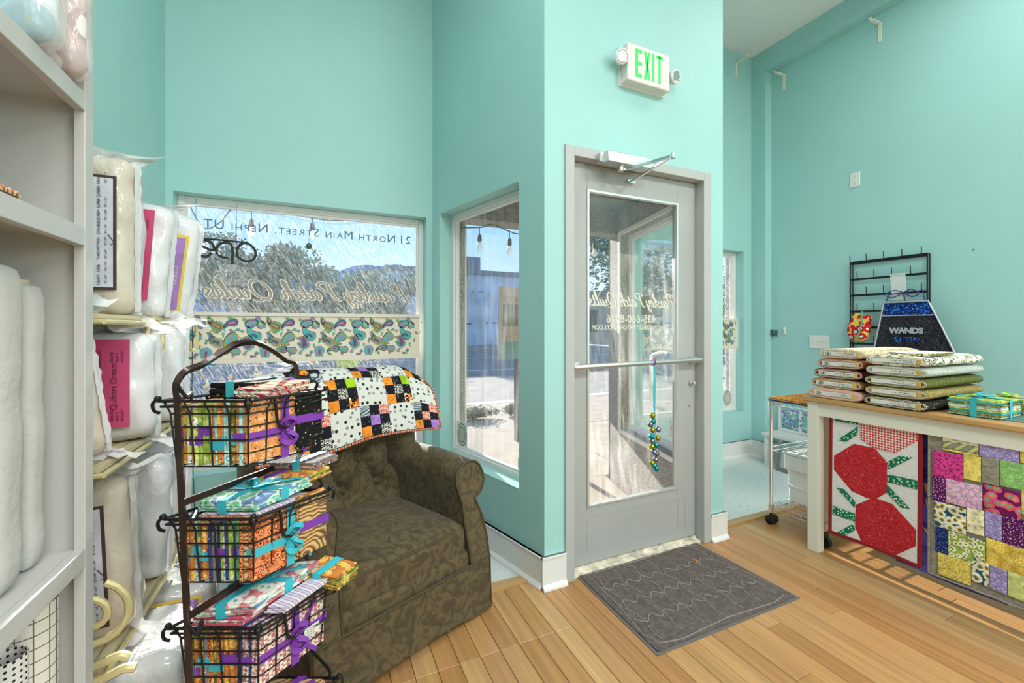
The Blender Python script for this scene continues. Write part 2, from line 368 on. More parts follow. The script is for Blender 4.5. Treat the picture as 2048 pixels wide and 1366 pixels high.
# floor
fl = struct('floor', MB().box(XL-.1, -5.1, -.12, XR+.1, 1.95, -.012), mat('subfloor', (90, 62, 38), .9), smooth=0)
pw = .0835; x = XL+.002; k = 0; CUT = None
while x < XR-.01:
    x1 = min(x+pw, XR); ys = [-1.3]; rr = R.random()*.9
    y = -1.3+.5+rr
    while y < 1.6: ys.append(y); y += 1.1+R.random()*1.1
    if .15 < x < .93:
        ys = [q for q in ys if q < 1.1]+[1.57]
    ys.append(1.93)
    for a, b in zip(ys[:-1], ys[1:]):
        m = MB(); g = .0009; c = .0012
        m.add([(x+g, a+g, -.012), (x1-g, a+g, -.012), (x1-g, b-g, -.012), (x+g, b-g, -.012), (x+g, a+g, -c), (x1-g, a+g, -c), (x1-g, b-g, -c), (x+g, b-g, -c),
               (x+g+c, a+g+c, 0), (x1-g-c, a+g+c, 0), (x1-g-c, b-g-c, 0), (x+g+c, b-g-c, 0)],
              [(0, 1, 5, 4), (1, 2, 6, 5), (2, 3, 7, 6), (3, 0, 4, 7), (4, 5, 9, 8), (5, 6, 10, 9), (6, 7, 11, 10), (7, 4, 8, 11), (8, 9, 10, 11)])
        part('plank', m, WOODC[R.choice([0, 0, 1, 2, 2, 3, 4, 5, 5])], fl, smooth=0)
    x += pw
m = MB(); x = XL+.002
while x < XR-.01: m.box(x+.001, -5, -.012, min(x+pw, XR)-.001, -1.302, 0, R.randrange(6)); x += pw
o = part('planks_behind', m, WOODC, fl, smooth=0); o['kind'] = 'stuff'
m = MB(); m.box(XL, 1.93, -.012, .995, 1.985, .012); part('transition_strip', m, STRIP, fl)
m = MB(); m.box(2.28, 1.93, -.012, XR, 1.985, .012); part('transition_strip', m, STRIP, fl)
m = MB(); m.prism([(XL, 1.985, -.1), (.985, 1.985, -.1), (.737, 2.95, -.1), (XL, 2.95, -.1)], (0, 0, .102)); m.prism([(2.29, 1.985, -.1), (XR, 1.985, -.1), (XR, 2.95, -.1), (2.543, 2.95, -.1)], (0, 0, .102))
part('vinyl_sheet', m, VINYL, fl, smooth=0)
m = MB(); m.box(1.19, 1.862, -.01, 2.085, 1.925, .012); m.box(1.19, 1.90, .0, 2.085, 2.0, .026)
part('threshold', m, mat('worn_threshold', (205, 196, 180), .7, var=.2, vs=25), fl)
# baseboards
def baseb(name, a, b, nrm, h=.155):
    a, b = V((*a, 0)), V((*b, 0)); n = V((*nrm, 0)); d = (b-a)
    m = MB(); m.obox(a, d, n*.018, (0, 0, h)); m.obox(a, d, n*.024, (0, 0, .012)); m.obox(a+V((0, 0, h-.012)), d, n*.021, (0, 0, .012))
    c = [a+n*.018, a+n*.036, a+n*.034+V((0, 0, .012)), a+n*.018+V((0, 0, .028))]; m.prism(c, d)
    return bev(struct(name, m, TRIMW), .002)
baseb('baseboard_left', (XL, 1.3), (XL, 2.95), (1, 0)); baseb('baseboard_front_left', (XL, 2.95), (.737, 2.95), (0, -1))
baseb('baseboard_left_splay', (.737, 2.95), (1.02, 1.855), (-.968, -.25)); baseb('baseboard_front_right', (2.543, 2.95), (4.0, 2.95), (0, -1))
baseb('baseboard_right_splay', (2.543, 2.95), (2.26, 1.855), (.968, -.25)); baseb('baseboard_door_left', (1.0, 1.855), (1.137, 1.855), (0, -1), .158)
baseb('baseboard_door_right', (2.143, 1.855), (2.278, 1.855), (0, -1), .158)
baseb('baseboard_column', (4.0, 2.95), (4.0, 2.80), (-1, 0)); baseb('baseboard_column_end', (3.98, 2.80), (4.09, 2.80), (0, -1)); baseb('baseboard_right', (XR, -5), (XR, 2.80), (-1, 0))

# ---------------------------------------------------------------- windows
G1 = glassmat('dusty_streaked_glass', .07, rot=.5, sc=(150, 60, 22))
G2 = glassmat('smeared_glass', .13, rot=.08, sc=(26, 26, 1.6)); G3 = glassmat('clean_glass', .05, rot=.1, sc=(20, 20, 3), tint=(.93, .97, .955), refl=1.6, base=.16)
SEAL = mat('window_seal', (120, 122, 122), .5)
def window(name, fn, h, gm, f=.036, bead=.012):
    s0, s1, z0, z1 = h
    w_ = MB(); ring(w_, fn, s0, s1, z0, z1, (s0+f, s1-f, z0+f, z1-f), .085, .135, 0)
    o = struct(name, w_, TRIMW); bev(o, .003)
    m = MB(); ring(m, fn, s0+f, s1-f, z0+f, z1-f, (s0+f+bead, s1-f-bead, z0+f+bead, z1-f-bead), .098, .125, 0)
    part('bead', m, TRIMW, o)
    m = MB(); ring(m, fn, s0+f, s1-f, z0+f, z1-f, None, .1105, .1135, 0)
    part('pane', m, gm, o, smooth=0)
    m = MB(); ring(m, fn, s0-.03, s1+.03, z0-.03, z1+.03, (s0, s1, z0, z1), .2, .214, 0)
    part('outer_casing', m, mat('cream_casing', (220, 212, 198), .6), o)
    m = MB(); ring(m, fn, s0+.001, s1-.001, z0-.0005, z0+.003, None, -.002, .086, 0)
    part('sill', m, mat('teal_sill', (164, 210, 202), .45), o)
    return o
W1 = window('window_1', fy, HW1, G1); W2 = window('window_2', fsl, HSP, G2); W3 = window('window_3', fsr, HSP, G3); W4 = window('window_4', fy, HW4, G1)

# lettering ------------------------------------------------------
GL = {
 'P': (1.25, [[(.35, 1.9), (.28, 1.2), (.1, .3), (-.1, 0), (-.3, .1)], [(-.25, 1.6), (-.1, 1.95), (.5, 2.1), (1.05, 1.95), (1.1, 1.5), (.75, 1.1), (.35, 1.05)]]),
 'a': (1.02, [[(.75, .85), (.45, 1), (.12, .7), (.08, .25), (.3, 0), (.6, .3), (.78, .95)], [(.78, .95), (.7, .25), (.85, 0), (1.1, .3)]]),
 'i': (.55, [[(0, .4), (.25, 1), (.17, .25), (.32, 0), (.58, .3)], [(.28, 1.42), (.34, 1.5)]]),
 's': (.72, [[(.6, .85), (.4, 1), (.18, .8), (.3, .55), (.5, .35), (.45, .08), (.15, 0), (-.02, .2)]]),
 'l': (.52, [[(0, .4), (.35, 1.4), (.42, 2.0), (.28, 2.1), (.15, 1.4), (.12, .3), (.28, 0), (.52, .3)]]),
 'e': (.68, [[(.05, .4), (.45, .5), (.58, .85), (.38, 1), (.1, .65), (.12, .18), (.36, 0), (.7, .3)]]),
 'y': (.95, [[(.0, .7), (.2, 1), (.2, .3), (.4, .05), (.65, .4)], [(.78, 1), (.68, 0), (.45, -.7), (.15, -.75), (.2, -.4), (.95, .3)]]),
 't': (.55, [[(.3, 1.6), (.16, .3), (.3, 0), (.55, .3)], [(-.05, 1.0), (.55, 1.06)]]),
 'c': (.7, [[(.6, .8), (.42, 1), (.12, .7), (.08, .25), (.3, 0), (.7, .3)]]),
 'h': (.95, [[(0, .4), (.32, 1.4), (.4, 2.0), (.26, 2.1), (.14, 1.2), (.05, 0)], [(.08, .4), (.35, .95), (.58, .85), (.52, .25), (.68, 0), (.95, .3)]]),
 'Q': (1.6, [[(.95, 2.1), (.35, 1.85), (.0, 1.0), (.2, .15), (.7, -.02), (1.2, .5), (1.35, 1.4), (1.0, 2.05), (.6, 2.0)], [(.2, -.25), (.6, 0), (1.05, -.3), (1.6, -.15)]]),
 'u': (1.0, [[(0, .5), (.2, 1), (.14, .3), (.32, 0), (.62, .4), (.72, 1), (.68, .2), (.82, 0), (1.02, .3)]]),
 ' ': (.65, [])}
def script_text(mb, t, size, o, xd, yd, mi, wd, off=0, slant=.28, kx=1.0):
    o, xd, yd = V(o), V(xd).normalized(), V(yd).normalized(); nz = xd.cross(yd); x = 0; cnt = 0
    for ch in t:
        adv, sts = GL[ch]
        for st in sts:
            ps = spline(st, 5); vs = []
            for i, p in enumerate(ps):
                q = ps[min(i+1, len(ps)-1)]-ps[max(i-1, 0)]; an = math.atan2(q.y, q.x)
                wdt = wd*(.35+.65*abs(math.sin(an-.35))); n = V((-math.sin(an), math.cos(an), 0))*wdt
                for sg in (1, -1):
                    c = p+n*sg; cnt += 1; vs.append(o+xd*((x+p.x+p.y*slant)*size*kx+n.x*sg*size)+yd*(c.y*size)+nz*(off+cnt*4e-7))
            mb.add(vs, [(2*i, 2*i+1, 2*i+3, 2*i+2) for i in range(len(ps)-1)], mi)
        x += adv
    return x*size
LETW = mat('white_window_vinyl', (232, 230, 224), .6); LETG = mat('grey_window_vinyl', (150, 140, 128), .6)
def wl(x, z, y=3.064): return V((x, y, z))
p0 = onY(825, 590, 3.064); p1 = onY(408, 590, 3.064); L_ = p0.x-p1.x
m = MB(); wid = script_text(MB(), 'Paisley Patch Quilts', 1, (0, 0, 0), (1, 0, 0), (0, 0, 1), 0, .1)
sz = .053; KX = L_/(wid*sz)*.97
for mi, wdt, off in ((0, .25, 0), (1, .15, -.0006)):
    script_text(m, 'Paisley Patch Quilts', sz, (p0.x-.035, 3.0595, 1.28+(655-603)/860*2.97), (-1, 0, 0), (0, 0, 1), mi, wdt, off*1.5, kx=KX)
part('shop_lettering', m, [LETW, LETG], W1, smooth=0)
m = MB(); zt = 1.28+(655-487)/860*2.95
def smallcaps(m, words, size, x, y, z, right_x):
    # mirrored small-capital lettering, reads from the street; fitted between x and right_x
    tmp = MB(); cx = 0; parts = []
    for wd_ in words:
        for j, ch in enumerate(wd_):
            s_ = size if (j == 0 or wd_ in ('21', 'UT')) else size*.72
            t_ = MB(); t_.text(ch.upper(), s_, (0, 0, 0), (1, 0, 0), (0, 1, 0)); wdt = max(p.x for p in t_.v) if t_.v else 0
            parts.append((ch, s_, cx)); cx += wdt+size*.11
        cx += size*.32
    k = (x-right_x)/cx
    for ch, s_, c in parts: m.text(ch.upper(), s_*1.0, (x-c*k, y, z), (-1, 0, 0), (0, 0, 1), 0, bold=0)
xa = onY(822, 480, 3.0595).x; xb = onY(392, 440, 3.0595).x
smallcaps(m, ['21', 'North', 'Main', 'Street,', 'Nephi', 'UT'], .078, xa, 3.0595, zt+.012, xb)
for i_ in range(len(m.v)): pass
part('address_lettering', m, mat('address_vinyl', (92, 102, 118), .6), W1, smooth=0)
# paisley valance panels
PCOL = [mat('paisley_ground', (226, 214, 196), .8), mat('paisley_teal', (82, 176, 168), .8), mat('paisley_plum', (142, 88, 112), .8), mat('paisley_olive', (150, 158, 72), .8),
        mat('paisley_indigo', (84, 84, 132), .8), mat('paisley_lavender', (150, 136, 176), .8), mat('paisley_lime', (178, 186, 100), .8)]
def drop(m, c, L, ang, flip, y, cols, dy=-.0008):
    def outline(k, s=1):
        N = 15; spn = []; p = V((-.18, 0, 0)); hd = -.5*flip
        for i in range(N+1):
            t = i/N; w_ = .27*math.sqrt(max(0, 1-((t-.24)/.24)**2)) if t < .24 else .27*(1-(t-.24)/.76)**1.15
            spn.append((V(p), V((-math.sin(hd), math.cos(hd), 0)), w_)); p = p+V((math.cos(hd), math.sin(hd), 0))*(1.15/N); hd += flip*(.06+.42*t*t)
        n_ = [N, N-3, N-6, N-8][k]; o_ = [0, 0, 1, 2][k]
        sel = spn[o_:n_+1]
        up = [q[0]+q[1]*q[2]*s for q in sel]; dn = [q[0]-q[1]*q[2]*s for q in reversed(sel)]
        return up+dn[1:-1]
    ca, sa = math.cos(ang), math.sin(ang)
    for k, (s, mi) in enumerate(zip((1.0, .76, .5, .25), cols)):
        pts = []
        for p in outline(k, s):
            q = p*L
            pts.append(V((c[0]+q.x*ca-q.y*sa, y+dy*(k+1), c[1]+q.x*sa+q.y*ca)))
        m.poly(pts, mi)
def valance(par, x0, x1, z0, z1, y=3.0):
    m = MB(); m.box(x0, y, z0+.03, x1, y+.004, z1-.022); v = part('valance_panel', m, PCOL[0], par, 'paisley printed fabric panel', smooth=0)
    m = MB(); rr = random.Random(3)
    T = .30; tile = []
    zl, zh = z0+.03, z1-.022
    for i in range(140):
        for _ in range(80):
            L = .12 if i < 8 else rr.choice([.09, .1]) if i < 34 else rr.choice([.07, .055]) if i < 80 else rr.choice([.04, .032])
            c = (rr.random()*T, zl+L*.36+rr.random()*(zh-zl-L*.72))
            if all(min(abs(c[0]-q[0]), T-abs(c[0]-q[0]))**2+(c[1]-q[1])**2 > (.315*(L+q[2]))**2 for q in tile):
                tile.append((c[0], c[1], L, rr.random()*6.28, rr.choice([1, -1]), rr.sample([1, 2, 3, 4, 5, 6, 1, 3, 2], 4))); break
    nx = int((x1-x0)/T)+2
    for a in range(nx):
        for (cx, cz, L, an, fl_, cl) in tile:
            X = x0+a*T+cx; Z = cz
            if X+L*.45 > x1 or X-L*.45 < x0: continue
            drop(m, (X, Z), L, an, fl_, y, cl)
            if L > .08: m.add([V((X+math.cos(t)*.004+L*.62, y-.001, Z+math.sin(t)*.004+.02)) for t in [q*1.05 for q in range(6)]], [tuple(range(6))], 4)
    part('paisley_print', m, PCOL, par, smooth=0)
    m = MB(); m.box(x0, y-.012, z1-.022, x1, y+.01, z1); m.box(x0, y-.012, z0, x1, y+.01, z0+.03)
    bev(part('valance_rail', m, mat('valance_rail_cream', (222, 212, 198), .6), par), .002)
valance(W1, HW1[0]+.037, HW1[1]-.037, 1.067, 1.37); valance(W4, HW4[0]+.037, HW4[1]-.037, 1.067, 1.37)
# window 4 script letter glimpses
m = MB()
for mi, wdt, off in ((0, .25, 0), (1, .15, -.0006)):
    script_text(m, 'Paisley Patch Quilts', sz, (HW4[1]-.10, 3.0595, 1.28+(655-603)/860*2.97), (-1, 0, 0), (0, 0, 1), mi, wdt, off*1.5, kx=KX*.92)
part('shop_lettering', m, [LETW, LETG], W4, smooth=0)

# round stickers on panes
def sticker(par, fn, s, z, wd, hg, t=.107):
    m = MB(); ring(m, fn, s, s+wd, z, z+hg, None, t, t+.001)
    st = part('sticker', m, mat('sticker_white', (226, 226, 220), .5), par, 'white square window sticker with a grey oval seal', smooth=0)
    m = MB(); c = (s+wd/2, z+hg/2)
    for ra, mi in ((.46, 0), (.40, 1), (.33, 0), (.28, 2)):
        m.poly([fn(c[0]+wd*ra*math.cos(q*.3142), t-.0006-.0003*(1-ra), c[1]+hg*ra*math.sin(q*.3142)) for q in range(20)], mi)
    part('seal', m, [mat('seal_grey', (120, 128, 126), .5), mat('seal_pale', (205, 208, 200), .5), mat('seal_tan', (196, 184, 170), .5)], st, smooth=0)
sticker(W2, fsl, .15, .475, .125, .17)
def ring2(par, fn, s, z, wd, hg, t=.107):
    m = MB(); ring(m, fn, s, s+wd, z, z+hg, None, t, t+.001); part('sticker', m, mat('sticker_blue', (178, 214, 214), .5), par, 'small pale blue rectangular sticker', smooth=0)
ring2(W2, fsl, .80, .475, .09, .07); sticker(W4, fy, 3.72, .48, .125, .17)

# ---------------------------------------------------------------- door
D1 = struct('door_1', (lambda m: (ring(m, fd, 1.135, 2.145, -.0, 2.2, (1.188, 2.09, -.01, 2.148), -.012, .13), m)[1])(MB()), GREYL); bev(D1, .003)
m = MB(); ring(m, fd, 1.188, 2.09, 0, 2.148, (1.2, 2.07, -.01, 2.12), .098, .128); part('door_stop', m, GREYL, D1)
LY0, LY1 = .052, .096
m = MB(); ring(m, fd, 1.1895, 2.0885, .03, 2.146, (1.3045, 1.947, .326, 2.014), LY0, LY1); leaf = bev(part('leaf', m, GREYP, D1), .002)
m = MB(); ring(m, fd, 1.3045, 1.947, .326, 2.014, (1.318, 1.9335, .34, 2.0), LY0-.006, LY0+.018); bev(part('glass_bead', m, mat('satin_aluminium', (214, 215, 213), .3, .6), leaf), .002)
m = MB(); ring(m, fd, 1.31, 1.94, .33, 2.01, None, .07, .0745); part('pane', m, glassmat('door_glass', .06, rot=.1, sc=(20, 20, 3)), leaf, smooth=0)
m = MB(); ring(m, fd, 1.192, 2.083, .031, .3, (1.24, 2.0, .08, .27), LY0-.0015, LY0+.01); part('kick_rail', m, GREYP, leaf)
pb = MB(); ybar = 1.855+LY0-.055; zb = 1.088
pb.tube([(1.185, ybar, zb-.012), (2.075, ybar, zb+.002)], .014, 14)
pb.box(1.19, ybar, zb-.028, 1.225, 1.855+LY0, zb+.014); pb.box(2.03, ybar+.01, zb-.018, 2.06, 1.855+LY0, zb+.018)
bev(part('push_bar', pb, ALU, D1), .003)
m = MB(); c = onY(1381, 765, 1.855+LY0); m.lathe(c, [(.016, 0), (.016, .012), (.010, .014), (.010, .03), (.004, .034)], 12, 0, (0, -1, 0)); part('lock_knob', m, GREYL, D1)
m = MB(); c = onY(1378, 811, 1.855+LY0); m.lathe(c, [(.008, 0), (.008, .004), (.004, .005)], 10, 0, (0, -1, 0)); part('lock_cylinder', m, ALU, D1)
m = MB(); m.tube(spline([(1.90, 2.02, 1.12), (1.90, 2.07, 1.10), (1.90, 2.075, 1.0), (1.90, 2.075, .86), (1.90, 2.06, .80), (1.90, 1.955, .79)], 5), .011, 10); m.tube(spline([(1.90, 2.02, 1.12), (1.90, 1.99, 1.13), (1.90, 1.955, 1.13)], 4), .011, 10)
part('outside_pull', m, TRIMW, D1)
# closer
cl = MB(); a = onY(1213, 300, 1.79); b = onY(1303, 325, 1.79)
cl.box(a.x, 1.775, 2.125, b.x, 1.842, 2.178); cl.box(a.x+.0, 1.842, 2.13, a.x+.015, 1.85, 2.18)
cb = bev(part('closer_body', cl, ALU, D1), .010, 3)
m = MB(); px = onY(1241, 310, 1.81).x
m.lathe((px, 1.808, 2.105), [(.012, -.012), (.016, -.008), (.016, .012), (.02, .014), (.02, .022)], 14); m.lathe((px, 1.808, 2.176), [(.018, 0), (.018, .008), (.012, .014)], 14)
m.box(a.x-.022, 1.81, 2.13, a.x, 1.848, 2.175)
part('spindle', m, ALU, cb)
ea = V((px+.02, 1.80, 2.105)); el = onD(1345, 312, 2.02); foot = V((onY(1262, 363, 1.895).x, 1.893, 0)); foot.z = onY(1262, 363, 1.893).z
m = MB(); m.tube([ea, el], .008, 4, ry=.012, up=(0, 0, 1)); m.tube([el, foot], .006, 4, ry=.010, up=(0, 0, 1)); m.lathe(el-V((0, 0, .012)), [(.012, 0), (.012, .026)], 12)
bev(part('closer_arm', m, CHROME, D1), .001); m = MB(); m.box(foot.x-.025, 1.888, foot.z-.01, foot.x+.025, 1.907, foot.z+.01); part('arm_bracket', m, CHROME, D1)
# door lettering (mirrored, faces the street)
m = MB(); yg = 1.855+.0755
q0 = onY(1348, 605, yg); q1 = onY(1179, 605, yg); s2 = (q0.x-q1.x)/wid
zd = onY(1260, 613, yg).z; script_text(m, 'Paisley Patch Quilts', .036, (q0.x, yg, zd), (-1, 0, 0), (0, 0, 1), 0, .13, kx=(q0.x-q1.x)/(wid*.036))
def fit(m, t, x0, x1, y, z, h):
    tmp = MB().text(t, h, (0, 0, 0), (1, 0, 0), (0, 1, 0)); w0 = max(p.x for p in tmp.v)
    b = len(m.v); m.text(t, h, (0, 0, 0), (1, 0, 0), (0, 0, 1))
    for i in range(b, len(m.v)):
        p = m.v[i]; m.v[i] = V((x0-(x0-x1)*p.x/w0, y+p.y, z+p.z))
fit(m, '435-660-8476', onY(1312, 640, yg).x, onY(1213, 640, yg).x, yg, onY(1260, 645, yg).z, .062)
fit(m, 'WWW.PAISLEYPATCHQUILTS.COM', onY(1332, 655, yg).x, onY(1184, 655, yg).x, yg, onY(1260, 659, yg).z, .034)
part('door_lettering', m, mat('cream_vinyl', (226, 214, 200), .6), D1, smooth=0)
# ================================================================ OUTSIDE
GZ = -.06
sw = struct('sidewalk', MB().box(-30, 2.0, -.4, 30, 7.2, GZ-.012), mat('joint_dirt', (120, 112, 104), .95), smooth=0)
for i in range(-4, 9):
    for j, (ya, yb) in enumerate(((3.2, 5.1), (5.1, 7.0))):
        x0 = i*1.5-.3; m = MB().box(x0+.006, ya+.006, GZ-.014, x0+1.494, yb-.006, GZ+.002*((i+j) % 2)); part('slab', m, CONC, sw, smooth=0)
m = MB(); m.prism([(1.23, 2.03, GZ-.014), (2.05, 2.03, GZ-.014), (2.37, 3.19, GZ-.014), (.91, 3.19, GZ-.014)], (0, 0, .02)); part('slab', m, CONC, sw, smooth=0)
m = MB().box(-60, 7.0, -.4, 60, 7.25, GZ+.005); struct('kerb', m, mat('kerb_concrete', (196, 188, 178), .9, var=.05), smooth=0)
m = MB().box(-120, 7.25, -.4, 120, 25, GZ-.14); m.box(-120, 13.9, GZ-.14, 120, 14.05, GZ-.137, 1); m.box(-120, 19.4, GZ-.14, 120, 19.52, GZ-.137, 1)
struct('road', m, [ASPH, mat('road_paint', (225, 222, 215), .8)], smooth=0)
m = MB().box(-200, 25, -.4, 200, 900, GZ); struct('far_ground', m, mat('far_ground', (165, 156, 144), .95, var=.1, vs=.3), smooth=0)
# far building seen through the splayed window, then others
def building(x0, x1, y0, y1, h, wall, label, cat='building', nwin=0, roof=None):
    t = thing('storefront_building', label, cat, ((x0+x1)/2, (y0+y1)/2, GZ), 'buildings across the street')
    part('wall', MB().box(x0, y0, GZ, x1, y1, h), wall, t, smooth=0)
    m = MB(); m.box(x0-.15, y0-.15, h, x1+.15, y1+.15, h+.35); part('parapet', m, roof or mat('parapet_grey', (128, 132, 140), .9), t, smooth=0)
    for k in range(nwin):
        xx = x0+(k+.5)*(x1-x0)/nwin; m = MB().box(xx-.8, y0-.06, .9, xx+.8, y0+.02, 2.9); o = part('window', m, mat('dark_window', (60, 66, 76), .3), t, smooth=0)
    return t
BL = mat('blue_grey_block_wall', (206, 212, 222), .95, var=.12, vs=.6, bump=.3); TAN = mat('tan_block_wall', (190, 172, 152), .95, var=.08, vs=.6)
b1 = building(4.5, 19, 31, 40, 5.3, BL, 'long blue grey block building across the street with dark parapet', nwin=0)
m = MB()
for k in range(26): x = 4.7+k*.55; z = R.choice([3.9, 4.0, 1.5, 1.6]); m.box(x, 30.97, z, x+R.uniform(.2, .6), 31.0, z+R.uniform(.04, .12))
o = part('exposed_brick_patches', m, mat('brick_patch', (140, 104, 92), .9), b1, smooth=0); o['kind'] = 'stuff'
m = MB(); m.box(10.2, 33, 5.6, 12.2, 35, 7.0); part('roof_unit', m, mat('parapet_grey', (128, 132, 140), .9), b1, smooth=0)
building(20.5, 34, 32, 42, 4.2, TAN, 'tan flat-roofed shop building further right across the street', nwin=4)
building(-26, -13, 31, 39, 3.6, mat('grey_siding', (168, 170, 172), .9), 'low grey building far left beyond the trees', nwin=3)
building(-3, 2.6, 35, 41, 3.4, mat('pale_siding', (205, 205, 205), .9), 'low pale building behind the tall tree', nwin=2)
# hills
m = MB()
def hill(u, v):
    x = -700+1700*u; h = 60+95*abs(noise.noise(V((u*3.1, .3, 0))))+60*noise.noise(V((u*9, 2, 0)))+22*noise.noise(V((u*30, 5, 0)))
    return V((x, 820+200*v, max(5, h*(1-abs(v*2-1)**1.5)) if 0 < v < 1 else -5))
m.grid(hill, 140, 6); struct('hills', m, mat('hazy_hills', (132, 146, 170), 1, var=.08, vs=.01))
# trees
LEAFS = [mat('leaf_dusty_green', (132, 144, 110), .8), mat('leaf_grey_green', (150, 158, 134), .8), mat('leaf_dark_green', (58, 84, 58), .8), mat('leaf_fresh_green', (118, 150, 70), .7)]
BARK = mat('bark', (110, 98, 84), .95, var=.1)
def tree(x, y, h, wdt, dens, lm, label, ls=.22, trunk=.16, base=.25):
    t = thing('tree', label, 'tree', (x, y, GZ), 'trees across the street'); rr = random.Random(int(x*31+y*7))
    m = MB(); tops = [(x+rr.uniform(-1, 1)*wdt*.3, y+rr.uniform(-1, 1)*wdt*.3, h*rr.uniform(.6, .85)) for _ in range(7)]
    m.tube([(x, y, GZ), (x+.05, y, h*base), (x, y, h*.6)], [trunk, trunk*.8, trunk*.3], 7)
    for q in tops: m.tube([(x, y, h*base), ((x+q[0])/2, (y+q[1])/2, h*.5), q], [trunk*.4, trunk*.25, .02], 5)
    part('trunk', m, BARK, t)
    m = MB(); cl_ = []
    for _ in range(16):
        a = rr.random()*6.28; r_ = rr.random()**.5*wdt*.36; cl_.append((x+math.cos(a)*r_, y+math.sin(a)*r_, h*(base+.12)+rr.random()*(h*(.9-base-.12)), wdt*rr.uniform(.16, .26)))
    for _ in range(dens):
        c = rr.choice(cl_); d = V((rr.gauss(0, 1), rr.gauss(0, 1), rr.gauss(0, .8))).normalized()*c[3]*rr.uniform(.5, 1.0)
        p = V(c[:3])+d
        if p.z > h: p.z = h-rr.random()*.3
        a = V((rr.gauss(0, 1), rr.gauss(0, 1), rr.gauss(0, 1))).normalized()*ls*rr.uniform(.5, 1.1); b = a.orthogonal().normalized()*ls*.45
        m.add([p-a*.5, p+b*.5, p+a*.5, p-b*.5], [(0, 1, 2, 3)], rr.randrange(2))
    o = part('foliage', m, [lm, LEAFS[1]] if lm is not LEAFS[2] else [lm, LEAFS[0]], t, smooth=0); o['kind'] = 'stuff'
tree(-3.4, 29, 6.5, 7.2, 8000, LEAFS[0], 'tall dusty green tree across the street, middle of the left window', .34)
tree(-10, 28, 5.0, 4.5, 3500, LEAFS[0], 'smaller dusty tree left of the tall tree', .3)
tree(4.3, 27.5, 5.0, 4.9, 5500, LEAFS[1], 'low grey green tree at the right edge of the left window', .3)
tree(.9, 27.6, 5.0, 3.6, 4500, LEAFS[1], 'low pale tree between the tall tree and the right window edge', .28)
tree(10.8, 13, 8.5, 6.0, 9000, LEAFS[2], 'big dark green tree seen through the door', .3, .2, .15)
tree(21.5, 19.5, 5.2, 6, 4500, LEAFS[2], 'dark round tree right of the doorway view', .3)
tree(30, 20, 5.4, 8, 5000, LEAFS[0], 'broad tree seen through the right bay window', .3)
# thin branchy tree near left edge of window
t = thing('young_tree', 'thin young tree with sparse round leaves outside the left window edge', 'tree', (-2.75, 6.4, GZ))
m = MB(); rr = random.Random(5); tips = []
m.tube([(-2.75, 6.4, GZ), (-2.7, 6.4, 1.2), (-2.55, 6.4, 2.3)], [.02, .016, .008], 6)
for k in range(12):
    z = .9+k*.12; q = V((-2.68+k*.012, 6.4, z)); d = V((rr.uniform(-.5, .55), rr.uniform(-.3, .3), rr.uniform(.15, .45))); m.tube([q, q+d*.5, q+d], [.008, .006, .003], 5); tips.append((q, d))
part('trunk', m, BARK, t); m = MB()
for q, d in tips:
    for _ in range(16):
        p = q+d*rr.uniform(.45, 1.05)+V((rr.uniform(-.09, .09), rr.uniform(-.09, .09), rr.uniform(-.06, .09))); a = rr.random()*6.28; s_ = rr.uniform(.02, .035)
        m.poly([p+V((math.cos(a+k*1.047)*s_, rr.uniform(-.01, .01), math.sin(a+k*1.047)*s_)) for k in range(6)])
o = part('foliage', m, LEAFS[0], t, smooth=0); o['kind'] = 'stuff'
# weeds and leafy plant under the left window
def weed(x, y, label, n=7, h=.75, leafm=None, big=False):
    t = thing('leafy_weed' if big else 'dry_weed', label, 'plant', (x, y, GZ)); rr = random.Random(int(x*97)); m = MB(); l = MB()
    for k in range(n):
        d = V((rr.uniform(-.22, .22), rr.uniform(-.1, .1), h*rr.uniform(.8, 1.2))); b = V((x+rr.uniform(-.03, .03), y, GZ)); pts = spline([b, b+V((d.x*.3, d.y*.3, d.z*.55)), b+d], 4)
        m.tube(pts, .003, 4)
        if big: continue
        for _ in range(22):
            p = pts[rr.randrange(4, len(pts))]+V((rr.uniform(-.012, .012), rr.uniform(-.012, .012), rr.uniform(-.01, .01))); l.obox(p, (.008, 0, .002), (0, .006, 0), (.002, 0, .014))
    if big:
        for k in range(7):
            a = -1.2+k*.4; c = V((x, y, h-.08)); e_ = c+V((math.sin(a)*.13, -.03, .10+.05*math.cos(a)))
            mid = (c+e_)/2; s_ = V((math.cos(a)*.022, 0, -math.sin(a)*.022)); l.add([c, mid+s_, e_, mid-s_], [(0, 1, 2, 3)])
    part('stems', m, mat('dry_stem', (150, 138, 104), .9), t); o = part('leaves' if big else 'seed_heads', l, leafm or mat('seed_tan', (186, 176, 128), .9), t, smooth=0); o['kind'] = 'stuff'
weed(onY(480, 750, 3.45).x, 3.45, 'dry yellowish weed outside the window behind the wire rack', h=1.0); weed(onY(560, 750, 3.5).x, 3.5, 'dry weed outside the window left of the chair back', h=1.0)
weed(onY(628, 740, 3.4).x, 3.8, 'thin dry weed outside, above the left end of the draped quilt', 5, 1.02); weed(onY(697, 745, 3.4).x, 3.4, 'green leafy plant outside, above the middle of the draped quilt', 5, 1.04, LEAFS[3], True)
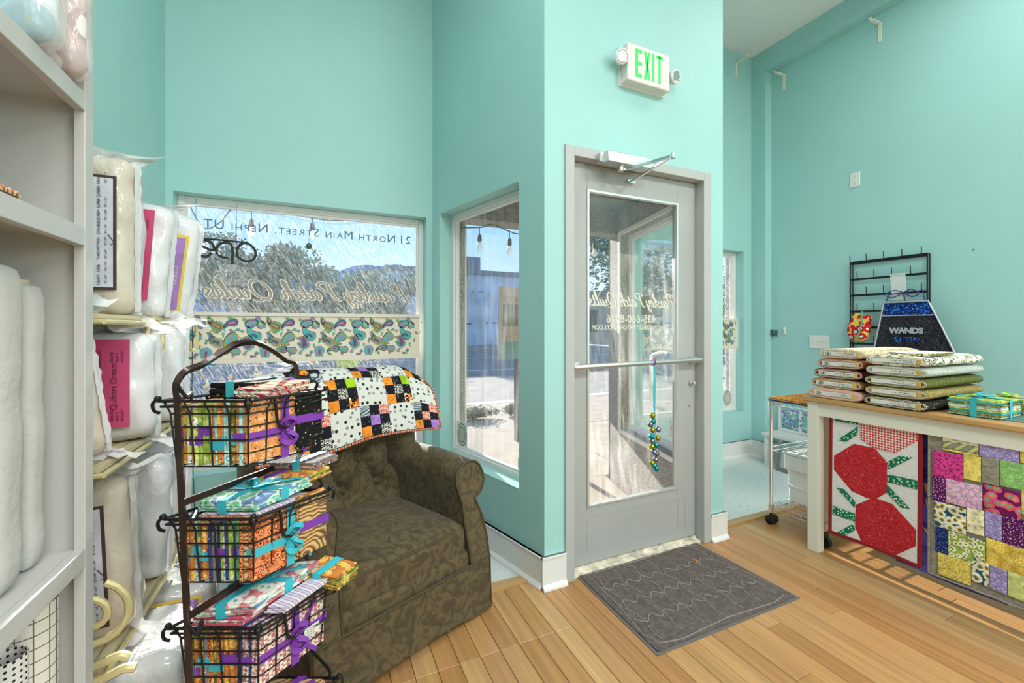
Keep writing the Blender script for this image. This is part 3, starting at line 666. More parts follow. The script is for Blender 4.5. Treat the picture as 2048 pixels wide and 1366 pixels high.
# parkway shrubs beyond the sidewalk
def shrub(px, py, wd, label, col):
    c = onZ(px, py, GZ); t = thing('low_shrub', label, 'shrub', c, 'shrubs on the parkway'); rr = random.Random(px); m = MB(); l = MB()
    for k in range(60):
        a = rr.random()*6.28; r_ = rr.random()**.5; d = V((math.cos(a)*wd*r_, math.sin(a)*wd*.4*r_, .17*(1-r_*.6)*rr.uniform(.7, 1.2)))
        m.tube([c, c+d*.6, c+d], .003, 3)
        for _ in range(26):
            p = c+d*rr.uniform(.4, 1.05)+V((rr.uniform(-.05, .05), rr.uniform(-.05, .05), rr.uniform(-.02, .03))); l.obox(p, (rr.uniform(-.03, .03), 0, .012), (0, .02, .004), (.006, 0, .006))
    part('stems', m, BARK, t); o = part('foliage', l, col, t, smooth=0); o['kind'] = 'stuff'
shrub(945, 838, .42, 'low grey green shrub on the parkway, left in the splayed window', mat('sage_leaf', (120, 124, 96), .9)); shrub(1032, 830, .2, 'small low shrub on the parkway at the splayed window right edge', mat('sage_leaf', (120, 124, 96), .9))
# utility pole
t = thing('utility_pole', 'wooden utility pole with a crossarm seen through the bay', 'pole', (17.5, 17, GZ)); m = MB(); m.tube([(17.5, 17, GZ), (17.5, 17, 7)], [.14, .1], 8); part('pole', m, BARK, t)
m = MB(); m.box(16.6, 16.95, 6.3, 18.4, 17.05, 6.42); part('crossarm', m, BARK, t)
# string lights along the facade
BULBG = bpy.data.materials.new('bulb_glass'); BULBG.use_nodes = True; b_ = BULBG.node_tree.nodes['Principled BSDF']; b_.inputs['Base Color'].default_value = (.95, .95, .95, 1); b_.inputs['Roughness'].default_value = .1; b_.inputs['Alpha'].default_value = .55
SOCK = mat('rubber_socket', (72, 76, 78), .6)
t = thing('string_lights', 'string of clear bulbs on a sagging black cable under the entry soffit', 'string lights', (1.6, 3.0, 2.0))
def cable(par, pts, drops, r=.004):
    m = MB(); m.tube(spline(pts, 8), r, 6); part('cable', m, SOCK, par)
    for d in drops:
        d = V(d); m = MB(); m.tube([d, d-V((0, 0, .055))], .003, 6); m.lathe(d-V((0, 0, .10)), [(.008, .05), (.014, .045), (.016, .01), (.013, 0)], 10); s_ = part('socket', m, SOCK, par)
        m = MB(); m.lathe(d-V((0, 0, .10)), [(.011, 0), (.014, -.015), (.022, -.035), (.021, -.05), (.012, -.062), (.002, -.066)], 12); part('bulb', m, BULBG, s_)
def dp(px, py, d): return onD(px, py, d)
a1 = dp(959, 455, 3.0); a2 = dp(1019, 463, 3.05)
cable(t, [dp(900, 455, 3.0), a1, dp(985, 449, 3.0), a2, dp(1045, 467, 3.1), dp(1120, 452, 3.3), dp(1160, 475, 3.5), dp(1189, 474, 3.6), dp(1210, 478, 3.7)], [a1, a2, dp(1189, 474, 3.6)], .004)
cable(t, [dp(1200, 480, 3.75), dp(1235, 472, 3.9), dp(1274, 475, 4.1), dp(1300, 470, 4.15), dp(1335, 475, 4.2), dp(1360, 468, 4.2)], [dp(1274, 475, 4.1), dp(1335, 475, 4.2)], .005)
t = thing('string_lights', 'looped string of patio bulbs outside the top of the left window', 'string lights', (-.3, 3.3, 2.0))
c1, c2, c3, c4 = onY(406, 455, 3.35), onY(507, 440, 3.35), onY(625, 460, 3.35), onY(700, 452, 3.35)
cable(t, [onY(372, 395, 3.3), c1, onY(440, 445, 3.35), onY(465, 418, 3.3), onY(502, 420, 3.35), onY(560, 425, 3.3), onY(650, 440, 3.35), onY(720, 440, 3.3)], [c1, onY(503, 424, 3.35), onY(625, 432, 3.35)])
for q in ((372, 395), (465, 418), (560, 425), (650, 440), (720, 440)):
    p = onY(*q, 3.3); m = MB(); m.tube([p, (p.x, 3.152, p.z+.01)], .003, 5); part('wall_hook', m, SOCK, t)
# board on an added post, standing in for a reflection in the splayed window
t = thing('reflection_board', 'beige board with teal lower band on an added post, standing in for a reflection in the splayed window', 'sign', dp(1035, 900, 5.0)*V((1, 1, 0)).to_3d() if False else V((dp(1035, 700, 5.0).x, dp(1035, 700, 5.0).y, GZ)))
bx0 = dp(1004, 572, 4.8); bx1 = dp(1076, 572, 5.2); dr = V((bx1.x-bx0.x, bx1.y-bx0.y, 0)); nn = V((dr.y, -dr.x, 0)).normalized()
zt_, zb_ = dp(1004, 572, 4.8).z, dp(1004, 720, 4.8).z
m = MB(); m.obox((bx0.x, bx0.y, zb_), dr, nn*-.06, (0, 0, zt_-zb_)); part('board', m, mat('board_beige', (138, 133, 116), .7), t)
m = MB(); m.obox(V((bx0.x, bx0.y, zb_))+nn*.002, dr, nn*.004, (0, 0, (zt_-zb_)*.24)); part('teal_band', m, mat('board_teal', (80, 126, 118), .7), t, 'teal band across the board foot')
m = MB()
for k in range(2): m.obox(V((bx0.x, bx0.y, zb_+(zt_-zb_)*.46))+dr*(.03+k*.45)+nn*.002, dr*.38, nn*.006, (0, 0, (zt_-zb_)*.3))
part('photo_panel', m, mat('board_photo', (84, 88, 78), .6, var=.3, vs=8), t)
m = MB(); m.text("O'Brien's", .11, V((bx0.x, bx0.y, zt_-.18))+dr*.08+nn*.003, dr, (0, 0, 1)); part('lettering', m, mat('board_ink', (96, 100, 88), .7), t, smooth=0)
m = MB(); c = V((bx0.x, bx0.y, 0))+dr*.5; m.box(c.x-.03, c.y+.06, GZ, c.x+.03, c.y+.12, zt_); part('post', m, SOCK, t)
# poster inside right splay window (seen from behind through the door)
def onsplay(px, py, t=.108):
    # hit the right splayed wall plane offset t
    n = V((-.968, .25, 0)); p0 = fsr(0, t, 0); r = ray(px, py); s = (p0-E0).dot(n)/r.dot(n); return E0+r*s
def splaypanel(name, px0, py0, px1, py1, matl, label, cat, text=None, th=.003):
    a = onsplay(px0, py0, .098); b = onsplay(px1, py0, .098); c = onsplay(px0, py1, .098); d = V((b.x-a.x, b.y-a.y, 0)); n = V((-.968, .25, 0))
    t = thing(name, label, cat, (a.x, a.y, c.z)); m = MB(); m.obox((a.x, a.y, c.z), d, n*th, (0, 0, a.z-c.z)); part('sheet', m, matl, t)
    if text:
        m = MB(); hh = (a.z-c.z)
        for (tx, fx, fz, fs) in text: m.text(tx, fs*hh, V((a.x, a.y, c.z+fz*hh))+d*fx+n*(th+.0006), d, (0, 0, 1))
        part('print', m, mat('ink', (70, 72, 76), .7), t, smooth=0)
    return t
splaypanel('poster', 1326, 592, 1372, 655, mat('poster_paper', (206, 204, 198), .7), 'pale event poster taped inside the right bay window', 'poster', [('PAYSON', .05, .8, .16), ('SANTAQUIN', .05, .12, .07)])
splaypanel('notice_sheet', 1282, 594, 1309, 630, mat('notice_tan', (168, 156, 128), .7), 'small tan notice in the right bay window left of the poster', 'notice')
splaypanel('hours_card', 1340, 838, 1372, 872, mat('card_white', (206, 208, 206), .6), 'white card sticker low in the right bay window', 'sticker', [('fb', .1, .4, .3)])
splaypanel('social_media_card', 1322, 878, 1372, 932, mat('card_white2', (214, 212, 208), .6), 'white social media card at the right bay window bottom corner', 'sticker', [('Instagram', .3, .35, .22)])
# ================================================================ FABRICS
def C_(*a): return [tuple(x) for x in a]
FB = {}
def fb(key, kind, cols, scale, **k): FB[key] = pat('fabric_'+key, kind, cols, scale*(1.45 if kind in ('floral', 'dots') else 1), **k)
fb('orange_floral', 'floral', C_((112, 40, 34), (214, 120, 60), (236, 186, 140), (226, 150, 84)), 60)
fb('rust_floral', 'floral', C_((96, 30, 20), (196, 84, 50), (238, 176, 120), (170, 60, 34), (232, 140, 90)), 48)
fb('black_yellow', 'floral', C_((226, 220, 150), (60, 66, 40), (24, 24, 26)), 55)
fb('blue_white', 'floral', C_((70, 110, 170), (206, 216, 224), (232, 232, 226), (196, 206, 110)), 40)
fb('lime_floral', 'floral', C_((228, 236, 214), (190, 206, 90), (206, 216, 130), (150, 176, 70)), 34)
fb('gold_print', 'floral', C_((250, 214, 120), (218, 150, 52), (240, 196, 104), (196, 120, 60)), 36)
fb('aqua_cream', 'floral', C_((232, 234, 214), (96, 190, 196), (214, 230, 220), (150, 206, 200)), 24)
fb('teal_solid', 'cells', C_((64, 172, 184), (70, 180, 190)), 80)
fb('purple_solid', 'cells', C_((116, 52, 150), (124, 60, 160)), 80)
fb('green_bubbles', 'floral', C_((206, 232, 210), (98, 176, 132), (128, 198, 160), (214, 232, 214), (120, 150, 190)), 22)
fb('brown_swirl', 'swirl', C_((110, 70, 44), (214, 176, 120)), 26)
fb('pink_print', 'floral', C_((250, 220, 210), (214, 96, 120), (240, 190, 180), (206, 130, 80)), 44)
fb('navy_print', 'floral', C_((220, 220, 230), (44, 58, 104), (54, 70, 118)), 50)
fb('white_house', 'floral', C_((96, 176, 170), (232, 228, 216), (238, 234, 226), (226, 222, 212), (214, 130, 140)), 26)
fb('lilac_stripe', 'stripe', C_((206, 196, 214), (150, 132, 176), (226, 220, 226)), 24)
fb('cream_words', 'check', C_((232, 218, 206), (178, 110, 110)), 110)
fb('olive_print', 'floral', C_((226, 220, 160), (128, 124, 50), (168, 160, 80), (110, 96, 40)), 50)
fb('red_chevron', 'stripe', C_((160, 40, 52), (226, 206, 184), (40, 130, 120), (214, 150, 120)), 16)
fb('grey_dots', 'dots', C_((128, 118, 122), (226, 222, 220), (206, 200, 200)), 70)
fb('rose_dots', 'dots', C_((206, 84, 108), (245, 230, 226), (240, 210, 206)), 70)
fb('multi', 'cells', C_((206, 120, 80), (90, 150, 150), (226, 200, 130), (140, 80, 110), (120, 150, 80)), 40)
RIB_P = mat('purple_ribbon', (124, 58, 168), .35); RIB_T = mat('turquoise_ribbon', (58, 178, 196), .35); RIB_G = mat('lime_ribbon', (164, 206, 60), .35)
TAG = mat('paper_tag', (226, 222, 214), .8); INK = mat('tag_ink', (60, 58, 60), .8)
# ================================================================ ARMCHAIR
C0 = V((.349, 1.663, 0)); UU = V((.918, .397, 0)); VV = V((-.397, .918, 0))
def ch(u, v, z): return C0+UU*u+VV*v+V((0, 0, z))
def damask():
    m, t, b = nt('olive_damask'); co = coords(t)
    n = noisen(t, co, 15, 3, .55); n.inputs['Distortion'].default_value = 2.2
    t.links.new(ramp(t, n.outputs[0], [(.38, (72, 61, 42)), (.49, (79, 68, 46)), (.51, (91, 78, 54)), (.62, (96, 82, 57))]), b.inputs['Base Color'])
    b.inputs['Roughness'].default_value = .8; b.inputs['Sheen Weight'].default_value = .12; b.inputs['Specular IOR Level'].default_value = .25
    addbump(t, b, noisen(t, co, 180, 3).outputs[0], .25, .003); return m
DAM = damask(); PIPE = mat('dark_olive_piping', (74, 62, 42), .8)
chair = thing('armchair', 'olive brown damask armchair with a tufted back and rolled arms', 'chair', (.35, 2.0, 0))
# skirt
def footp(t):
    # closed outline of the base in (u,v); front flat, back rounded
    hw, dp_, r = .40, .80, .20
    pts = [(-hw, 0), (-hw, dp_-r)]+[(-hw+r-r*math.cos(a), dp_-r+r*math.sin(a)) for a in [k*math.pi/12 for k in range(1, 6)]]+[(-hw+r, dp_), (hw-r, dp_)]+\
          [(hw-r+r*math.sin(a), dp_-r+r*math.cos(a)) for a in [k*math.pi/12 for k in range(1, 6)]]+[(hw, dp_-r), (hw, 0)]
    return pts
ol = footp(0); ol2 = []
for i in range(len(ol)):
    a, b = ol[i], ol[(i+1) % len(ol)]; L = math.hypot(b[0]-a[0], b[1]-a[1]); k = max(1, int(L/.05))
    for j in range(k): ol2.append((a[0]+(b[0]-a[0])*j/k, a[1]+(b[1]-a[1])*j/k))
m = MB(); rows = [0, .06, .12, .18, .243]; vs = []
for z in rows:
    for (u, v) in ol2:
        k = 1-z/.243; n_ = noise.noise(V((u*7, v*7, 1)))
        fl_ = .012*k
        zb_ = .012+(.030*max(0, 1-((u+.03)/.36)**2) if v < .01 else 0) if z == 0 else z
        cx, cy = u, v-.4; L = math.hypot(cx, cy)
        vs.append(ch(u+cx/L*(fl_+.004*n_*k), v+cy/L*(fl_+.004*n_*k), zb_))
N = len(ol2); m.add(vs, [(i*N+j, i*N+(j+1) % N, (i+1)*N+(j+1) % N, (i+1)*N+j) for i in range(len(rows)-1) for j in range(N)]+[tuple(range((len(rows)-1)*N, len(rows)*N))])
part('skirt', m, DAM, chair, smooth=50)
m = MB(); m.tube([ch(u*1.006, v if v > 0 else -.004, .246) for u, v in ol2], .0045, 6, closed=True)
for sg in (-1, 1): m.tube([ch(sg*.402, -.002, .24), ch(sg*.404, -.004, .12), ch(sg*.407, -.007, .03)], .004, 5)
part('piping', m, PIPE, chair)
m = MB()
for sg in (-1, 1): m.tube([ch(sg*.33, .08, 0), ch(sg*.33, .08, .2)], .02, 8)
for sg in (-1, 1): m.tube([ch(sg*.3, .62, 0), ch(sg*.3, .62, .2)], .02, 8)
part('feet', m, mat('dark_wood_foot', (52, 36, 24), .5), chair)
# deck
Mch = Matrix(((UU.x, VV.x, 0), (UU.y, VV.y, 0), (0, 0, 1)))
m = MB(); m.rbox(ch(0, .35, .265), (.62, .68, .09), .03, (10, 8, 4), 0, Mch); part('deck', m, DAM, chair, smooth=50)
# seat cushion
def cdisp(q, p):
    e = (1-abs(p[0])**4)*(1-abs(p[1])**4)
    q = V(q); q.z += (.028*e if p[2] > 0 else -.0*e)
    t = (q.y+.3)/.6
    q.x *= 1-.13*max(0, t)**1.5
    if q.y < 0: q.y -= .02*(1-(q.x/.3)**2)*min(1, -q.y/.15)
    q += V((0, 0, .004*noise.noise(q*9)))
    return q
m = MB(); m.rbox(ch(.005, .325, .345), (.585, .58, .135), .035, (22, 22, 8), 0, Mch, cdisp); part('seat_cushion', m, DAM, chair, smooth=60)
m = MB()
for zz in (.402, .292):
    pts = []
    for k in range(48):
        a = k/48*2*math.pi; cx = math.copysign(abs(math.cos(a))**.28, math.cos(a))*.287; cy = math.copysign(abs(math.sin(a))**.28, math.sin(a))*.283
        q = cdisp(V((cx, cy, 0)), (1, 1, 0)); pts.append(ch(.005+q.x, .325+q.y, zz))
    m.tube(pts, .005, 6, closed=True)
part('cushion_piping', m, PIPE, chair)
# arms
def armprof():
    pts = [(.398, .245), (.400, .33), (.390, .42), (.372, .475), (.362, .505)]
    c = (.352, .585); r = .082
    for k in range(15):
        a = math.radians(-62+k*17.5); pts.append((c[0]+r*math.cos(a)*1.0, c[1]+r*math.sin(a)))
    pts += [(.288, .50), (.286, .42), (.290, .33), (.292, .245)]
    return pts
AP = armprof()
for sg in (1, -1):
    m = MB(); vs = []; NV = 14
    for i in range(NV+1):
        t = i/NV; v = t*.64
        for (pu, pz) in AP:
            vf = .0+.085*max(0, min(1, (pz-.25)/.38)); vv_ = vf+(v)*(1-vf/.64)
            inn = -.05*max(0, t-.45)*(1.0 if pu < .34 else .35)*1.2
            sc_ = 1.0 if i not in (0,) else .985
            uu = .34+(pu-.34)*sc_+inn; z = .42+(pz-.42)*sc_+.015*math.sin(t*3.0)
            vs.append(ch(sg*uu, vv_+(0 if i else -.0), z))
    n = len(AP); fs = [(i*n+j, i*n+(j+1) % n, (i+1)*n+(j+1) % n, (i+1)*n+j) for i in range(NV) for j in range(n)]+[tuple(range(NV*n, (NV+1)*n)), tuple(reversed(range(n)))]
    if sg > 0: fs = [tuple(reversed(f)) for f in fs]
    m.add(vs, fs); arm = part('arm', m, DAM, chair, smooth=50)
    m = MB(); fr = [ch(sg*pu, .0+.085*max(0, min(1, (pz-.25)/.38))-.001, pz) for pu, pz in AP]; m.tube(fr, .0055, 6); part('arm_piping', m, PIPE, arm)
# tufted back
BT = [(u, z) for z, us in ((.93, (-.27, -.09, .09, .27)), (.78, (-.18, 0, .18)), (.63, (-.27, -.09, .09, .27)), (.50, (-.18, 0, .18))) for u in us]
SEG = [(a, b) for i, a in enumerate(BT) for b in BT[i+1:] if abs(a[1]-b[1]) > .05 and math.hypot(a[0]-b[0], a[1]-b[1]) < .2]
def tuft(u, z):
    d = 0
    for a in BT: d += .042*math.exp(-((u-a[0])**2+(z-a[1])**2)/.0022)
    c = 9
    for (a, b) in SEG:
        px, pz = b[0]-a[0], b[1]-a[1]; t = max(0, min(1, ((u-a[0])*px+(z-a[1])*pz)/(px*px+pz*pz))); c = min(c, math.hypot(u-a[0]-px*t, z-a[1]-pz*t))
    d += .022*math.exp(-(c/.012)**2)+.02*math.exp(-(c/.035)**2)
    if z < .5: d += .014*math.exp(-(min(abs(u-k) for k in (-.18, 0, .18))/.011)**2)
    return d
def bdisp(q, p):
    q = V(q); u = q.x; z = q.z+.67
    top = 1-max(0, (abs(u)-.2)/.22)**2*.09 if z > .8 else 1
    zz = z*top if z > .8 else z
    q.z = zz-.67
    q.y += (z-.35)*.17
    if p[1] < -.2:
        edge = min(1, (.40-abs(u))/.05) if abs(u) < .40 else 0
        q.y -= .05*(abs(u)/.4)**3*(1 if z < .8 else .5)
        q.y += max(0, edge)*tuft(u, z)*(1 if z < .97 else .5)-.012*max(0, edge)
    return q
m = MB(); m.rbox(ch(0, .62, .67), (.82, .19, .72), .075, (72, 6, 64), 0, Mch, bdisp); back = part('backrest', m, DAM, chair, smooth=60)
for (u, z) in BT:
    m = MB(); c = ch(u, .62-.095+(z-.35)*.17+.028-.05*(abs(u)/.4)**3, z); m.ball(c, .011, 6, axis=VV, sz=.6); part('button', m, PIPE, back)
m = MB(); m.tube([ch(sg_*.415, .60+(z-.35)*.17, z) for sg_ in (1,) for z in (.35, .5, .65, .8, .9)], .004, 5); part('back_piping', m, PIPE, chair)

# ================================================================ QUILT DRAPED OVER THE CHAIR BACK
QD = pat('quilt_dots', 'dots', C_((214, 214, 208), (40, 40, 44), (150, 150, 152), (40, 40, 44), (138, 138, 140)), 30, uv=True, rnd=.7)
QM = {'black': pat('q_black', 'dots', C_((26, 27, 34), (120, 124, 130), (26, 27, 34), (26, 27, 34), (26, 27, 34)), 70, uv=True), 'orange': pat('q_orange', 'floral', C_((60, 40, 30), (232, 150, 60), (236, 142, 48)), 40),
      'lilac': pat('q_lilac', 'floral', C_((170, 130, 206), (186, 148, 220), (160, 118, 200)), 70), 'redck': pat('q_redck', 'check', C_((206, 84, 62), (236, 200, 188)), 150),
      'bwck': pat('q_bwck', 'check', C_((30, 30, 34), (214, 210, 200)), 150), 'web': pat('q_web', 'swirl', C_((40, 44, 56), (186, 198, 206)), 30),
      'candy': pat('q_candy', 'cells', C_((24, 22, 24), (236, 170, 60), (240, 230, 214), (30, 26, 28), (200, 90, 50)), 90), 'lime': pat('q_lime', 'floral', C_((230, 240, 190), (166, 204, 44), (160, 198, 40)), 20)}
def qbind():
    m, t, b = nt('striped_binding'); wv = t.nodes.new('ShaderNodeTexWave'); wv.inputs['Scale'].default_value = 9; wv.bands_direction = 'X'; t.links.new(coords(t, 'UV'), wv.inputs[0])
    t.links.new(ramp(t, wv.outputs['Fac'], [(0, (206, 92, 48)), (.62, (206, 92, 48)), (.63, (240, 236, 228)), (.74, (30, 28, 30)), (.84, (240, 236, 228)), (.92, (30, 28, 30))], True), b.inputs['Base Color']); b.inputs['Roughness'].default_value = .9; return m
QB = qbind()
PF = spline([(.505, .735, 0), (.525, .82, 0), (.548, .92, 0), (.585, 1.01, 0), (.65, 1.068, 0), (.73, 1.065, 0), (.80, 1.0, 0), (.84, .88, 0), (.85, .76, 0)], 8)
PL = [0]
for a, b in zip(PF[:-1], PF[1:]): PL.append(PL[-1]+(b-a).length)
S0, S1, T1 = -.40, .52, PL[-1]
def qpt(s, t, off=0):
    t = max(0, min(T1-1e-5, t)); i = max(k for k in range(len(PL)) if PL[k] <= t); i = min(i, len(PF)-2)
    f = (t-PL[i])/(PL[i+1]-PL[i]); p = PF[i].lerp(PF[i+1], f); d = (PF[i+1]-PF[i]).normalized(); n = V((-d.y, d.x, 0))
    e = max(0, (abs(s)-.30)/.24); up = max(0, p.y-.735)/.33
    z = p.y-e*e*.115*up-.012*e; v = p.x+(.07-.10*(1 if p.x < .66 else -.6))*e*e*.4
    z += .006*math.sin(s*11+t*6); v += .005*math.sin(s*17)
    hemsag = .012*math.sin(s*5)
    return ch(s, v+n.x*off, z+n.y*off+hemsag*(1-up))
quilt = thing('patchwork_quilt', 'nine-patch and polka dot quilt with striped orange binding draped over the armchair back', 'quilt', ch(0, .66, .735))
m = MB(); m.grid(lambda a, b: qpt(S0+(S1-S0)*a, T1*b, -.003), 44, 36, 0, .009); part('backing', m, mat('quilt_backing', (60, 58, 62), .95), quilt)
BS = .1505; cols_ = 6; rowsn = 5; cs = S1-.006-BS*cols_
rq = random.Random(4)
NP = [['web', 'black', 'redck', 'black', 'lilac', 'black', 'orange', 'black', 'bwck'], ['orange', 'black', 'lime', 'black', 'bwck', 'black', 'orange', 'black', 'candy'],
      ['bwck', 'black', 'redck', 'black', 'orange', 'black', 'lilac', 'black', 'web'], ['web', 'black', 'redck', 'black', 'redck', 'black', 'orange', 'black', 'lilac']]
def qpatch(s0, t0, w_, h_, mt, n=4):
    def f(a, b):
        e = (1-(2*a-1)**6)*(1-(2*b-1)**6)
        e *= 1-.35*math.exp(-(abs(a-b)/.06)**2)-.35*math.exp(-(abs(1-a-b)/.06)**2) if w_ > .1 else 1
        return qpt(s0+.0006+(w_-.0012)*a, t0+.0006+(h_-.0012)*b, .0015+.0028*e)
    m = MB(); m.grid(f, n, n, 0, 0, lambda a, b: (s0+w_*a, t0+h_*b)); part('patch', m, mt, quilt, smooth=60)
for ci in range(cols_):
    for ri in range(rowsn):
        s0, t0 = cs+ci*BS, .008+ri*BS
        if t0+BS > T1: continue
        if (ci+ri) % 2 == 1:
            P9 = NP[3] if (ci, ri) == (5, 0) else NP[rq.randrange(3)]
            for k, key in enumerate(P9):
                cx, cy = k % 3, 2-k//3; qpatch(s0+cx*BS/3, t0+cy*BS/3, BS/3, BS/3, QM[key], 3)
        else: qpatch(s0, t0, BS, BS, QD, 10)
m = MB(); fr = [(S0+(S1-S0)*k/60, 0) for k in range(61)]+[(S1, T1*k/40) for k in range(1, 41)]
pts = [qpt(s, t, .001) for s, t in fr]; k0 = len(m.v); m.tube(pts, .006, 6)
L = 0; uvs = []
for i, p in enumerate(pts):
    if i: L += (p-pts[i-1]).length
    uvs += [(L, 0)]*6
m.uv = uvs; part('binding', m, QB, quilt)

# ================================================================ WIRE RACK
rack = thing('wire_basket_rack', 'dark brown tiered wire basket stand with an arched top in front of the armchair', 'rack', cp(-.72, 1.15, 0))
def shx(z): return .045*(1.1-z)
P1 = lambda z: cp(-.778+shx(z), 1.0, z); P2 = lambda z: cp(-.6715+shx(z)*1.1, 1.346, z)
mid = lambda f, z: P1(z).lerp(P2(z), f)
m = MB()
arch = [P1(.02), P1(.3), P1(.6), P1(.9), P1(1.09)]+spline([P1(1.12), P1(1.15), mid(.06, 1.176), mid(.17, 1.188), mid(.30, 1.212), mid(.45, 1.236), mid(.6, 1.238), mid(.76, 1.212), mid(.88, 1.182), mid(.97, 1.17), P2(1.145)], 5)+[P2(1.09), P2(.9), P2(.6), P2(.3), P2(.02)]
m.tube(arch, .0085, 4, ry=.0085)
part('frame', bevd := m, BROWNM, rack, smooth=20)
for z in (.873, .608, .34):
    m = MB(); m.obox(P1(z)-V((0, 0, .008)), P2(z-.0)-P1(z), (P2(z)-P1(z)).cross(V((0, 0, 1))).normalized()*.006, (0, 0, .016)); part('crossbar', m, BROWNM, rack, smooth=20)
m = MB()
for P in (P1, P2):
    d = (P2(0)-P1(0)).normalized(); n_ = V((d.y, -d.x, 0)); m.tube(spline([P(.03)+n_*.16-V((0, 0, .02)), P(.03)+n_*.08, P(.06), P(.03)-n_*.08, P(.03)-n_*.16-V((0, 0, .02))], 5), .008, 8)
part('foot_rail', m, BROWNM, rack)
e1, e2 = V((CA, -SA, 0)), V((.485*CA+.875*SA, -.485*SA+.875*CA, 0))
def bk(z): return cp(-.85+.004+shx(z), 1.06, 0)      # corner L
BW, BD, BH = .196, .195, .165
def basket(zt):
    m = MB(); o = bk(zt); O = lambda a, b, z: o+e1*(BW*(.5+(a-.5)*(1-.10*(zt-z)/BH)))+e2*(BD*(.5+(b-.5)*(1-.10*(zt-z)/BH)))+V((0, 0, z))
    b_ = thing_part('basket')
    rim = [(-.06, -.06), (1.06, -.06), (1.06, 1.06), (-.06, 1.06)]
    m.tube([O(a, b, zt) for a, b in rim], .0042, 6, closed=True)
    m.tube([O(a, b, zt-.014) for a, b in [(-.05, -.05), (1.05, -.05), (1.05, 1.05), (-.05, 1.05)]], .0032, 6, closed=True)
    for a, b in rim:
        m.ball(O(a, b, zt+.006), .008, 5)
        m.tube(spline([O(a, b, zt+.004), O(a*1.06-.03, b*1.06-.03, zt-.004), O(a*1.06-.03, b*1.06-.03, zt-.022), O(a, b, zt-.03)], 3), .004, 5)
    part('rim', m, BLACKM, rack)
    m = MB()
    for k in range(1, 6):
        z = zt-BH*k/5
        m.tube([O(0, 0, z), O(1, 0, z), O(1, 1, z), O(0, 1, z)], .0022, 5, closed=True)
        for a_, b_2 in ((0, 0),): m.tube([O(0, 1, z), O(-.14, 1.0, z+.003), O(0, 0, z)] if k < 5 else [O(0, 1, z), O(0, 0, z)], .002, 5)
        if k < 5: m.tube([O(1, 1, z), O(1.15, 1.0, z+.012), O(1, .8, z)], .002, 5)
    for k in range(5):
        f = k/4
        for side in range(4):
            top = [(f, -.05), (1.05, f), (f, 1.05), (-.05, f)][side]; bt = [(f, 0), (1, f), (f, 1), (0, f)][side]
            m.tube([O(*top, zt-.004), O(*bt, zt-.03), O(*bt, zt-BH)], .0023, 5)
        m.tube([O(f, 0, zt-BH), O(f, 1, zt-BH)], .002, 5)
    part('wire_mesh', m, BLACKM, rack)
    # front handle dip and link hooks to the frame
    m = MB(); m.tube(spline([O(1.04, .30, zt), O(1.05, .32, zt-.03), O(1.05, .36, zt-.07), O(1.05, .46, zt-.085), O(1.05, .52, zt-.08)], 4), .0042, 6)
    part('basket_hook', m, BLACKM, rack); m = MB(); m.tube(spline([P2(zt+.06), P2(zt+.03)-e1*.02, O(.9, 1.06, zt+.025), O(.9, 1.06, zt)], 4), .0042, 6); part('basket_hook', m, BLACKM, rack); m = MB(); m.tube(spline([P1(zt+.05), P1(zt+.02)+e1*.02, O(.35, -.05, zt+.02), O(.35, -.06, zt)], 4), .0042, 6)
    part('basket_hook', m, BLACKM, rack)
    return O
def thing_part(n): return None
TIERS = [1.10, .812, .545, .268]
OF = [basket(z) for z in TIERS]
